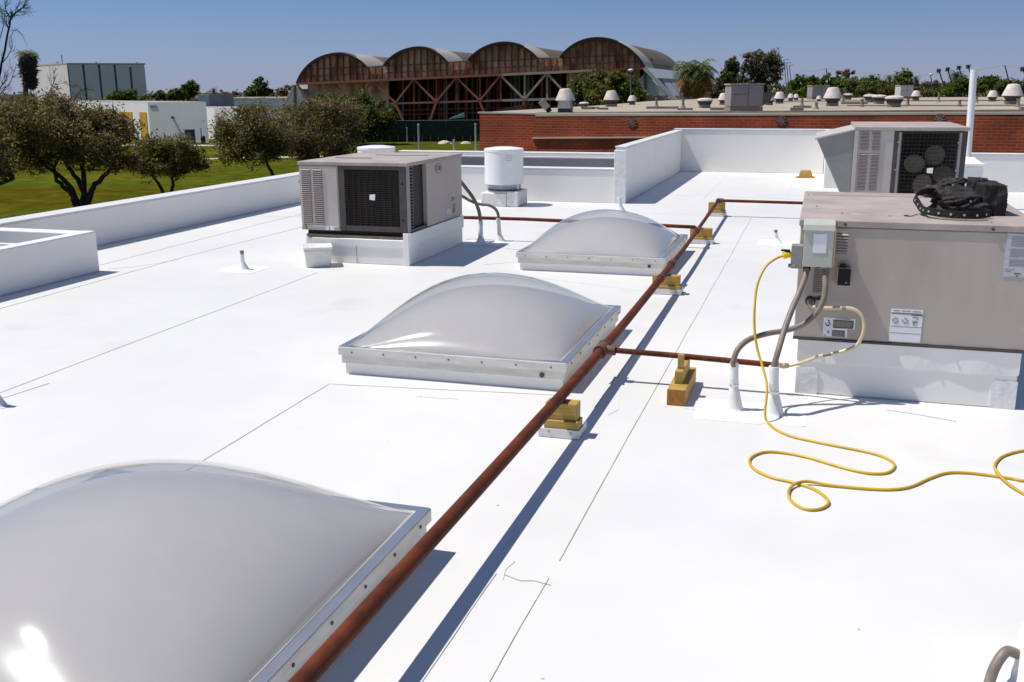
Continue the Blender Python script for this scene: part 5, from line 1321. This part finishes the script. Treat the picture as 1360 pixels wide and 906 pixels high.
for k in range(7):
    p = B1 + dr * (0.35 + k * 0.17) + nr * .02; m.box(p.x, p.x + .11, p.y - .04, p.y, zt - .75 + (0.06 if k % 3 else 0), zt - .35)
m.build('wall_lettering', 'sign_blue', wb)
p = B1 + dr * 4.0; m = MB(); m.box(p.x - .15, p.x + .15, p.y - .3, p.y, zt - 2.2, zt - 1.9); m.build('wall_lamp', 'joint', wb)
p = fb(248, 138.5, LAWN); t = thing('vending_kiosk', 'dark blue kiosk standing against the white building wall', 'kiosk', p)
m = MB(); m.box(p.x, p.x + 1.15, p.y - .2, p.y + .6, LAWN, LAWN + 1.75); m.build('body', 'blue', t, bevel=.04); m = MB(); m.box(p.x + .1, p.x + .95, p.y - .22, p.y - .201, LAWN + .9, LAWN + 1.5); m.build('window', 'slat_dark', t); m = MB(); m.box(p.x - .05, p.x + 1.2, p.y - .3, p.y + .65, LAWN + 1.751, LAWN + 1.9); m.build('top', 'blue', t)
p = fb(271, 138, LAWN); t = thing('litter_bin', 'small dark bin at the right end of the white building', 'bin', p)
m = MB(); m.lathe([(.28, LAWN), (.33, LAWN + .8)], p.x, p.y, 12); m.build('body', 'black', t); m = MB(); m.lathe([(.36, LAWN + .81), (.2, LAWN + 1.05)], p.x, p.y, 12); m.build('lid', 'black', t)
for u, h, lab in ((220, 1.4, 'thin dark post against the left of the grey wall'), (232, 1.2, 'short pale post against the middle of the grey wall'), (269, 2.0, 'thin dark post next to the blue kiosk')):
    p = fb(u, 138.5, LAWN); t = thing('wall_post', lab, 'post', p); m = MB(); m.tube([p, p + Vector((0, 0, h))], .07, 6); m.build('shaft', 'pole' if u != 232 else 'post', t); m = MB(); m.lathe([(.12, LAWN + h), (.12, LAWN + h + .08)], p.x, p.y, 8); m.build('cap', 'post', t)
wb2 = thing('white_building', 'smaller white building between the kiosk wall and the round tree', 'building', fb(289, 150, LAWN))
zt2 = 1.8 - 19.5 / FPX * 150
C0, C1, C2 = fb(272, 156, 0), fb(288.5, 149, 0), fb(345, 144, 0); C3 = C0 + (C2 - C1)
block(wb2, [C0, C1, C2, C3], LAWN, zt2, 'stucco', 'wall'); block(wb2, [C0 + (C1 - C0) * .05, C1 + (C0 - C1) * .05, C2, C3], zt2 + .005, zt2 + .12, 'concrete', 'coping')
p0, p1 = fb(268, 158, 0), fb(283, 158, 0); q = Vector((-2, 6, 0))
m = MB(); m.hexa([down(p, z) for z in (LAWN + 1, 1.8 - 3 / FPX * 158) for p in (p0, p1, p1 + q, p0 + q)]); m.build('roof_room', 'stucco_grey', wb2)
p0, p1 = fb(283.2, 157.5, 0), fb(302, 157.5, 0)
m = MB(); m.hexa([down(p, z) for z in (LAWN + 1, 1.8 - 2.2 / FPX * 158) for p in (p0, p1, p1 + q, p0 + q)]); m.build('roof_room', 'hvac_far', wb2)
wb3 = thing('white_building', 'long low white building at the left end of the hangar', 'building', fb(350, 165, LAWN))
zt3 = 1.8 - 9.3 / FPX * 168
D0, D1 = fb(300, 172, 0), fb(392, 168, 0); q = Vector((-4, 14, 0))
block(wb3, [D0, D1, D1 + q, D0 + q], LAWN, zt3, 'stucco', 'wall'); block(wb3, [D0 + Vector((0, -.2, 0)), D1 + Vector((0, -.2, 0)), D1 + q, D0 + q], zt3 + .005, zt3 + .3, 'coping', 'coping')
p0, p1 = fb(347, 166, 0), fb(355, 166, 0)
m = MB(); m.hexa([down(p, z) for z in (LAWN, zt3 + .32) for p in (p0, p1, p1 + Vector((0, 1, 0)), p0 + Vector((0, 1, 0)))]); m.build('pilaster', 'stucco', wb3)

# ================================================================== TREES
def leaf_mesh(name, pts, size, material, parent, flat=0.0, elong=2.2, tone=None):
    """many small leaf-shaped faces, one island each"""
    n = len(pts); P = np.asarray(pts)
    a = rng.normal(size=(n, 3)); a[:, 2] *= (1 - flat * 0.5); a /= np.linalg.norm(a, axis=1)[:, None]
    b = rng.normal(size=(n, 3)); b -= a * (a * b).sum(1)[:, None]; b /= np.linalg.norm(b, axis=1)[:, None]
    s = size * rng.uniform(0.6, 1.4, size=(n, 1))
    L = a * s * elong / 2; B = b * s / 2
    V = np.stack([P - L, P + B * 0.9 - L * 0.1, P + L, P - B * 0.9 + L * 0.1], axis=1).reshape(-1, 3)
    off = np.array(root_loc(parent)); V = V - off
    me = bpy.data.meshes.new(name)
    me.vertices.add(4 * n); me.vertices.foreach_set('co', V.ravel())
    me.loops.add(4 * n); me.loops.foreach_set('vertex_index', np.arange(4 * n, dtype=np.int32))
    me.polygons.add(n); me.polygons.foreach_set('loop_start', np.arange(0, 4 * n, 4, dtype=np.int32))
    try: me.polygons.foreach_set('loop_total', np.full(n, 4, dtype=np.int32))
    except Exception: pass
    if tone is None: tone = rng.random(n)
    at_ = me.attributes.new('tone', 'FLOAT', 'FACE'); at_.data.foreach_set('value', np.clip(tone * 0.72 + rng.random(n) * 0.28, 0, 1).astype(np.float32))
    me.materials.append(M[material]); me.update(calc_edges=True)
    o = bpy.data.objects.new(name, me); col.objects.link(o); o.parent = parent
    return o
def crown_points(blobs, n, clump=0.16, per=26, shell=0.5, gaps=0.40):
    """leaf positions gathered in clumps near the surface of the given ellipsoids, with gaps; also a tone per clump"""
    vol = np.array([b[1][0] * b[1][1] * b[1][2] for b in blobs]) ** 0.75; vol /= vol.sum(); out = []; tn = []
    ph = rng.uniform(0, 6.28, size=(6,)); R0 = np.mean([min(b[1]) for b in blobs])
    for (c, r), f in zip(blobs, vol):
        k = max(3, int(n * f / per / (1 - gaps * 0.8))); d = rng.normal(size=(k, 3)); d /= np.linalg.norm(d, axis=1)[:, None]
        rad = (shell + (1 - shell) * rng.random((k, 1))) * rng.uniform(0.80, 1.16, size=(k, 1))
        cc = np.array(c) + d * rad * np.array(r); m_ = min(r)
        w = cc * (3.1 / R0); fld = np.sin(w[:, 0] + ph[0]) * np.sin(w[:, 2] * 1.2 + ph[1]) + np.sin(w[:, 1] * 0.9 + ph[2] + w[:, 2] * .7) * 0.8
        keep = fld > np.quantile(fld, gaps) if k > 6 else np.ones(k, bool)
        cc = cc[keep]; k = len(cc)
        far = rng.random(k) < 0.07; cc[far] = np.array(c) + (cc[far] - np.array(c)) * rng.uniform(1.08, 1.30, size=(int(far.sum()), 1))
        q = rng.normal(size=(k, per, 3)) * clump * m_ * rng.uniform(0.45, 1.5, size=(k, 1, 1))
        q[:, :, 2] *= 0.75
        out.append((cc[:, None, :] + q).reshape(-1, 3)); tn.append(np.repeat(rng.random(k), per))
    return np.concatenate(out), np.concatenate(tn)
def limb(t, pts, r0, r1, mt='bark', nm='limb', sides=7):
    p = smooth_path(pts, 4); n = len(p)
    for i in range(1, n - 1): p[i] = p[i] + Vector((rr.uniform(-1, 1), rr.uniform(-1, 1), rr.uniform(-.4, .4))) * r0 * 0.35
    m = MB(); m.tube(p, [r0 + (r1 - r0) * i / (n - 1) for i in range(n)], sides); return m.build(nm, mt, t, smooth=True)
def px_blob(u, v, ru, rv, D, dr=1.0, off=0.0):
    """a crown lobe seen at u, v with half-sizes ru, rv, at depth D"""
    c = at(u, v, D + off); s = D / FPX; return ((c.x, c.y, c.z), (ru * s, ru * s * dr, rv * s))
def tree(label, name, base_u, D, stems, lobes, n, size, leaf, group, trunk_r, cat='tree', bark='bark', clump=0.2, per=26, second=None, inner=True, elong=2.2, base_shift=0.0):
    b = lawn_pt(base_u, D); t = thing(name, label, cat, b, group)
    bl_ = [px_blob(*l[:4], D, *(l[4:])) for l in lobes]
    tr_first = True
    for st in stems:
        pts = [b + Vector((rr.uniform(-.1, .1), rr.uniform(-.1, .1), -0.05))] + [at(u, v, D + (o[0] if o else 0)) for (u, v, *o) in st]
        limb(t, pts, trunk_r, trunk_r * 0.42, bark, 'trunk' if tr_first else 'stem'); tr_first = False
        tip = pts[-1]
        near = sorted(bl_, key=lambda q: (Vector(q[0]) - tip).length)[:3]
        for q in near:
            e = Vector(q[0]); mid = (tip + e) / 2 + Vector((rr.uniform(-.3, .3), rr.uniform(-.3, .3), 0.25)); limb(t, [tip, mid, e + Vector((0, 0, q[1][2] * .5))], trunk_r * 0.42, trunk_r * 0.10, bark)
    pts, tn = crown_points(bl_, n, clump, per)
    if second:
        mask = np.repeat(rng.random(len(pts) // per) < second[1], per)
        leaf_mesh('crown', pts[~mask], size, leaf, t, elong=elong, tone=tn[~mask]); leaf_mesh('crown', pts[mask], size, second[0], t, elong=elong, tone=tn[mask])
    else: leaf_mesh('crown', pts, size, leaf, t, elong=elong, tone=tn)
    return t
gl = 'olive trees on the lawn'
tree('wide multi-stemmed olive tree behind the left parapet corner', 'olive_tree', 106, 56,
     [[(100, 262), (84, 238), (58, 219)], [(112, 258), (98, 232), (84, 212)], [(113, 252), (110, 222), (108, 205)], [(120, 262), (127, 245), (143, 230), (152, 214)], [(98, 265), (93, 255), (76, 240), (72, 222)]],
     [(18, 178, 40, 38), (66, 160, 48, 36), (104, 176, 46, 42), (148, 182, 36, 38), (172, 205, 18, 24), (34, 206, 40, 26), (96, 198, 42, 18), (142, 208, 32, 22), (30, 146, 26, 22), (70, 140, 26, 16), (150, 162, 22, 16), (-20, 190, 40, 40), (120, 165, 30, 20)], 40000, 0.088, 'leaf_olive', gl, 0.20, second=('leaf_dry', 0.38), clump=0.17)
tree('olive tree mostly outside the left edge of the picture', 'olive_tree', -45, 50, [[(-40, 262), (-20, 252), (18, 237)], [(-50, 250), (-60, 220)]], [(-45, 190, 45, 50), (-8, 205, 26, 28), (-80, 200, 40, 40)], 6000, 0.12, 'leaf_olive', gl, 0.20, second=('leaf_dry', 0.4))
tree('two-stemmed olive tree right of the wide one', 'olive_tree', 224, 63, [[(214, 250), (206, 238), (198, 226)], [(229, 250), (228, 236), (227.5, 224)]],
     [(206, 205, 28, 24), (234, 200, 28, 20), (256, 212, 18, 18), (192, 215, 18, 18), (232, 220, 26, 14), (268, 220, 9, 8)], 15000, 0.088, 'leaf_olive', gl, 0.13, second=('leaf_dry', 0.15))
tree('rounded olive tree with one leaning trunk before the small white building', 'olive_tree', 363, 77, [[(362, 232), (357, 222), (352, 208)]],
     [(320, 178, 34, 36), (352, 172, 32, 34), (305, 196, 22, 22), (340, 200, 34, 20), (370, 180, 22, 34), (300, 175, 16, 20), (335, 150, 24, 12)], 24000, 0.098, 'leaf_olive', gl, 0.17, second=('leaf_dry', 0.28))
tree('brownish twiggy tree left of the first air conditioner lid', 'olive_tree', 425, 84, [[(424, 222), (422, 205)]],
     [(415, 172, 34, 38), (448, 170, 34, 42), (432, 150, 36, 20), (400, 190, 22, 28), (462, 192, 22, 20), (425, 205, 40, 14), (385, 165, 18, 30), (470, 175, 14, 22)], 30000, 0.10, 'leaf_dry', gl, 0.18, second=('leaf_olive', 0.42), clump=0.19)
gd = 'dark green trees by the hangar'
tree('dark green tree in front of the hangar left bays', 'dense_tree', 480, 133, [[(480, 165)]], [(475, 142, 22, 18), (500, 152, 26, 18), (515, 160, 15, 14), (470, 165, 30, 20), (500, 172, 24, 11), (455, 138, 18, 12), (430, 136, 20, 10)], 9500, 0.24, 'leaf_green', gd, 0.25)
tree('big rounded green shrub tree behind the brick roof, before the hangar right bay', 'dense_tree', 800, 112, [[(800, 125)]], [(778, 118, 24, 18), (800, 112, 28, 16), (825, 118, 26, 18), (765, 128, 18, 14), (845, 128, 14, 14), (800, 132, 50, 14), (812, 104, 20, 8)], 13000, 0.20, 'leaf_olive', gd, 0.25, second=('leaf_green', 0.55))
gf = 'trees beyond the left buildings'
tree('bright bushy tree top over the white building roof', 'far_tree', 165, 190, [[(165, 135)]], [(158, 129, 12, 8), (172, 128, 11, 9), (186, 131, 9, 6)], 2600, 0.30, 'leaf_green', gf, 0.3)
tree('dark low trees right of the tall grey building', 'far_tree', 226, 230, [[(226, 130)]], [(215, 128, 11, 6), (232, 126, 11, 7), (243, 124, 10, 8)], 2400, 0.36, 'leaf_green', gf, 0.3)
tree('dark tall tree with a ragged top right of the tall grey building', 'far_tree', 253, 232, [[(253, 125)]], [(252, 116, 8, 8), (258, 119, 7, 9), (249, 122, 8, 8)], 1800, 0.36, 'leaf_green', gf, 0.3)
tree('dark tree left of the hangar over the long white roof', 'far_tree', 344, 225, [[(344, 125)]], [(340, 121, 12, 9), (350, 117, 9, 9), (346, 109, 6, 6), (332, 126, 9, 5)], 2600, 0.36, 'leaf_green', gf, 0.3)
tree('small sparse trees at the hangar left end', 'far_tree', 375, 230, [[(375, 127)]], [(366, 127, 7, 4), (376, 123, 8, 6), (388, 120, 8, 7), (310, 126, 10, 4)], 1500, 0.34, 'leaf_euc', gf, 0.25)

def palm(label, u, D, v_crown, r_px, leaf, group, trunk=0.22, droop=1.0, n=34, dry=None, base_v=None, width=0.16, skirt=None, sparse=1.0):
    b = lawn_pt(u, D); t = thing('palm_tree', label, 'palm', b, group); c = at(u, v_crown, D); R = r_px * D / FPX
    m = MB(); m.tube([b, (b + c) / 2 + Vector((trunk * .4, 0, 0)), c], [trunk * 1.2, trunk, trunk * .85], 8); m.build('trunk', 'bark_pale', t, smooth=True)
    groups = {}
    for k in range(n):
        a = 2 * math.pi * (k * 0.381966) + rr.uniform(-.2, .2); el = RAD(80 - 115 * (k / n) ** 0.9) * droop; L = R * rr.uniform(.8, 1.1)
        mt = leaf if not dry or k < n * 0.44 else dry
        m = groups.setdefault(mt, MB()); h = Vector((math.cos(a), math.sin(a), 0)); pos = c.copy(); ang = el; steps = 7; prev = None
        spine = []
        for s in range(steps + 1):
            spine.append(pos.copy()); pos = pos + (h * math.cos(ang) + Vector((0, 0, math.sin(ang)))) * (L / steps); ang -= RAD(9 + 5 * s * 0.5)
        side = Vector((-h.y, h.x, 0))
        for s in range(1, steps + 1):
            p = spine[s]; dd = (spine[s] - spine[s - 1]); ll = L * width * (1.2 - abs(s / steps - .45))
            for q in range(3):
                base = spine[s - 1] + dd * (q / 3)
                for sg in (-1, 1):
                    tip = base + side * sg * ll + dd * 1.1 - Vector((0, 0, ll * 0.55 * rr.uniform(.6, 1.3)))
                    w = dd * 0.30
                    m.poly([base, base + w, tip])
    for mt, m in groups.items(): m.build('frond', mt, t)['kind'] = 'stuff'
    if skirt:
        pts = []
        H = skirt
        for _ in range(900):
            z = -H * rr.random() ** .8; a = rr.uniform(0, 6.283); r_ = R * .52 * (1 - .35 * (-z / H) ** 2) * rr.uniform(.5, 1.05); pts.append((c.x + r_ * math.cos(a), c.y + r_ * math.sin(a), c.z + z))
        leaf_mesh('dead_frond_skirt', pts, 0.20, 'thatch', t, elong=4)
    return t
gp = 'palms around the buildings'
palm('palm with yellow lower fronds at the right end of the hangar', 923, 108, 101, 34, 'leaf_palm', gp, 0.30, 1.0, 84, 'leaf_palm_dry', width=0.30)
palm('shaggy palm with a dead frond skirt beside the tall grey building', 36, 92, 76, 17, 'leaf_palm', gp, 0.24, 0.95, 40, 'thatch', skirt=2.6, width=0.3)
palm('tiny distant palm over the small white building', 284, 235, 120.5, 7.5, 'leaf_palm_dark', gp, 0.25, n=22)
for u, vc, lab in ((1247, 93.5, 'thin tall palm, leftmost of the four on the skyline'), (1258.5, 91.5, 'thin tall palm, second of the four on the skyline'), (1273.5, 89.5, 'thin tall palm, third of the four on the skyline'), (1286, 88, 'thin tall palm, closest to the white pole')):
    palm(lab, u, 330, vc, 4.2, 'leaf_palm_dark', 'thin tall palms on the skyline', 0.22, 1.0, 26, width=0.4)
palm('reddish thin palm at the right edge of the picture', 1358.5, 300, 91, 5, 'leaf_red', 'thin tall palms on the skyline', 0.22, 1.0, 26, width=0.4)
palm('feathery palm left of the big round bush', 1181, 205, 104, 10, 'leaf_palm', gp, 0.25, n=26)
palm('feathery palm above the left bushes', 1163, 215, 107, 10, 'leaf_palm', gp, 0.25, n=26)
palm('broad dark palm under the thin tall palms', 1270, 185, 102, 14, 'leaf_palm_dark', gp, 0.3, n=36)
palm('drooping small palm right of the round bush', 1216, 210, 105, 8, 'leaf_palm_dark', gp, 0.22, n=24)
palm('slim far palm left of the hedge top', 1059, 300, 100, 5, 'leaf_palm_dark', gp, 0.2, n=18)
palm('slim far palm over the hedge left end', 1067, 305, 101, 5, 'leaf_palm_dark', gp, 0.2, n=18)
gr = 'trees beyond the brick building'
tree('slim dark eucalyptus right of the yellow palm', 'eucalyptus_tree', 973, 175, [[(973, 115), (974, 92)]], [(974, 85, 8, 10), (970, 97, 11, 9), (977, 106, 10, 9), (965, 105, 7, 7)], 3200, 0.27, 'leaf_green', gr, 0.3, second=('leaf_euc', 0.4))
tree('broad open eucalyptus with a ragged top left of the light poles', 'eucalyptus_tree', 1016, 178, [[(1016, 112), (1010, 95)], [(1016, 112), (1024, 92)]], [(995, 78, 9, 8), (1012, 76, 12, 9), (1026, 77, 11, 9), (1033, 92, 9, 12), (992, 92, 9, 8), (1008, 95, 13, 10), (1020, 104, 17, 8), (998, 106, 12, 7), (1000, 84, 14, 9), (1022, 88, 14, 10)], 6500, 0.26, 'leaf_euc', gr, 0.35, second=('leaf_green', 0.2), clump=0.26)
tree('small dark tree between the palm and the eucalyptus', 'dense_tree', 953, 190, [[(953, 125)]], [(954, 112, 7, 9), (950, 120, 10, 9), (960, 120, 10, 8)], 1800, 0.3, 'leaf_euc', gr, 0.25)
tree('bright green clipped hedge-like tree behind the brick roof', 'dense_tree', 1088, 150, [[(1088, 122)]], [(1062, 113, 13, 10), (1080, 109, 15, 8), (1098, 109, 15, 8), (1112, 113, 11, 9), (1085, 120, 36, 9), (1058, 122, 10, 8)], 9000, 0.22, 'leaf_bright', gr, 0.3)
lobs = [('pale bare-topped tree right of the hedge', 1125, 240, [(1118, 99, 9, 6), (1128, 97, 10, 5), (1124, 106, 14, 6)], 'leaf_dry', 1200),
        ('dark bush right of the largest cone hood', 1134, 200, [(1130, 112, 11, 9), (1142, 114, 12, 9)], 'leaf_olive', 2600), ('mid green bush behind the flat hoods', 1164, 195, [(1158, 113, 14, 10), (1172, 116, 12, 9)], 'leaf_green', 3200),
        ('round leaning brown-green tree above the flat hoods', 1199, 190, [(1200, 105, 11, 11), (1195, 113, 12, 9), (1205, 99, 6, 5)], 'leaf_olive', 3000), ('low grey-green trees behind the tall lamp', 1230, 260, [(1222, 116, 16, 7), (1240, 115, 16, 7), (1255, 116, 12, 7)], 'leaf_euc', 2600),
        ('light green bush under the broad dark palm', 1280, 170, [(1278, 114, 12, 10), (1268, 118, 12, 9), (1288, 117, 9, 9)], 'leaf_bright', 3200), ('light green bush right of the white pole', 1304, 175, [(1300, 114, 11, 9), (1310, 113, 10, 9)], 'leaf_bright', 2800),
        ('dark reddish tree above the small rusty hood', 1318, 185, [(1316, 107, 8, 7), (1322, 112, 6, 12)], 'leaf_red', 1600), ('dark hedge at the right edge behind the large cone hood', 1345, 170, [(1340, 114, 14, 9), (1355, 116, 14, 9), (1330, 119, 14, 8), (1372, 114, 14, 10)], 'leaf_green', 5200),
        ('olive bush between the two feathery palms', 1178, 185, [(1180, 119, 16, 7), (1150, 120, 12, 7)], 'leaf_olive', 2400), ('low bushes behind the rusty cone hood', 1225, 180, [(1215, 121, 18, 6), (1245, 122, 18, 6), (1265, 121, 12, 7)], 'leaf_olive', 2800),
        ('far dark trees behind the eucalyptus', 1040, 260, [(1040, 117, 14, 8), (1000, 117, 30, 7)], 'leaf_euc', 2200)]
for lab, u, D, lo, lf, n in lobs:
    tree(lab, 'dense_tree', u, D, [[(u, 122)]], lo, n, 0.24 * D / 180, lf, gr, 0.25, second=('leaf_green', 0.25))
# a continuous far belt of trees that reads as one mass
pts = []
for k in range(520):
    u = -160 + k * 3.02; D = 420 + 60 * rr.random(); b = lawn_pt(u, D); h = rr.uniform(5.0, 7.6)
    q = rng.normal(size=(34, 3)) * np.array([2.0, 2.0, 1.4]); q[:, 2] += h * 0.55; pts.append(q + np.array([b.x, b.y, LAWN]))
tb = thing('tree_belt', 'low far belt of trees along the horizon', 'trees', (0, 400, LAWN)); tb['kind'] = 'stuff'
leaf_mesh('foliage', np.concatenate(pts), 1.15, 'leaf_euc', tb, elong=1.4)['kind'] = 'stuff'

# bare tree at the left edge
t = thing('bare_tree', 'leafless tree reaching up at the left edge of the sky', 'tree', lawn_pt(-10, 64))
def twig(pts, r, D=64.0, depth=0):
    P3 = [at(u, v, D) for u, v in pts]; limb(t, P3, r * .78, r * .34, 'bark_pale' if depth else 'bark', 'branch', 5)
    if depth < 3:
        for k in range(9 if depth == 0 else 5):
            i = rr.randrange(1, len(pts)); u, v = pts[i]; uu, vv = pts[i - 1]; f = rr.random(); u0, v0 = uu + (u - uu) * f, vv + (v - vv) * f
            a = math.atan2(v - vv, u - uu) + rr.choice((-1, 1)) * rr.uniform(.35, .9); L = (26, 16, 9)[depth] * rr.uniform(.6, 1.1)
            p1 = (u0 + math.cos(a) * L * .5, v0 + math.sin(a) * L * .5); p2 = (u0 + math.cos(a + .15) * L, v0 + math.sin(a + .15) * L - 2)
            twig([(u0, v0), p1, p2], r * .48, D, depth + 1)
twig([(-8, 290), (-8, 200), (-4, 120), (2, 85), (9, 50), (15, 22), (16, 15)], 0.13)
twig([(-4, 130), (6, 118), (14, 108), (22, 85)], 0.05, depth=1)
twig([(15, 40), (26, 42), (33, 54), (37, 62)], 0.025, depth=2)
twig([(2, 85), (10, 75), (16, 62), (14, 48)], 0.04, depth=1)
twig([(-5, 100), (-2, 60), (4, 35), (6, 20)], 0.05, depth=1)
twig([(60, 140), (66, 122), (72, 108), (74, 103)], 0.05, depth=1); twig([(95, 140), (103, 125), (108, 118), (100, 112)], 0.05, depth=1)

# ================================================================== LAMPS, UTILITY POLES, WIRES
def lamp_pole(label, u, D, vtop, arm, wired=False):
    b = lawn_pt(u, D); top = at(u, vtop, D); t = thing('street_lamp', label, 'street lamp', b, 'slim light poles behind the eucalyptus' if arm > 0 else None)
    m = MB(); m.tube([b, top], [.10, .065], 8); m.build('pole', 'pole', t, smooth=True)
    if arm > 0:
        e = at(u + arm, vtop - .3, D); m = MB(); m.bar(top, e, .08); m.build('arm', 'pole', t); m = MB(); m.bar(e - (e - top) * .35, e, .3, .12); m.build('lamp_head', 'post', t)
    else:
        m = MB(); m.lathe([(.12, top.z), (.28, top.z + .12), (.28, top.z + .22), (.08, top.z + .3)], top.x, top.y, 12); m.build('lamp_head', 'vent', t)
    return t
lamp_pole('slim light pole, leftmost and tallest of three', 1041, 200, 79.5, 6.5)
lamp_pole('slim light pole, middle one of three', 1044.5, 200, 83.5, 6.0)
lamp_pole('slim light pole, rightmost and lowest of three', 1048.3, 200, 86.8, 6.0)
lamp_pole('single lamp post with a white head behind the brick roof', 1236, 150, 100.5, 0)
lamp_pole('small lamp post with a pale cap in front of the hangar right bay', 837.5, 106, 95.5, 0)
lamp_pole('small lamp left of the broad eucalyptus', 979, 170, 98, 3.5)
def utility_pole(label, u, D, vtop, cross=True, w=3.0):
    b = lawn_pt(u, D); top = at(u, vtop, D); t = thing('utility_pole', label, 'utility pole', b, 'utility poles along the skyline')
    m = MB(); m.tube([b, top], [.17, .13], 8); m.build('pole', 'bark', t, smooth=True)
    if cross: m = MB(); m.bar(top + Vector((-w / 2, 0, -.6)), top + Vector((w / 2, 0, -.6)), .16); m.build('crossarm', 'bark', t)
    return top
p1 = utility_pole('dark utility pole above the hedge', 1097, 290, 91, False)
p2 = utility_pole('tall utility pole near the right edge of the picture', 1334.5, 260, 87, False)
utility_pole('utility pole with a crossarm right of the white pole', 1324.5, 300, 99.5, True, 2.6); utility_pole('small utility pole with a crossarm beside the white pole', 1299.5, 340, 101, True, 2.4)
utility_pole('tiny far pole with a crossarm right of the drooping palm', 1229.5, 380, 108, True, 2.4); utility_pole('tiny far pole with a crossarm left of the first thin palm', 1242.5, 380, 108, True, 2.2)
t = thing('power_line', 'thin power line sagging between the two bare utility poles', 'wire', p1)
q0 = at(1062, 92.5, 300); q3 = at(1400, 86, 240)
m = MB()
for a, b, sag in ((q0, p1, .6), (p1, p2, 2.2), (p2, q3, .8)):
    m.tube([a + (b - a) * (k / 14) - Vector((0, 0, sag * 4 * (k / 14) * (1 - k / 14))) for k in range(15)], 0.03, 4)
m.build('wire', 'pole', t)
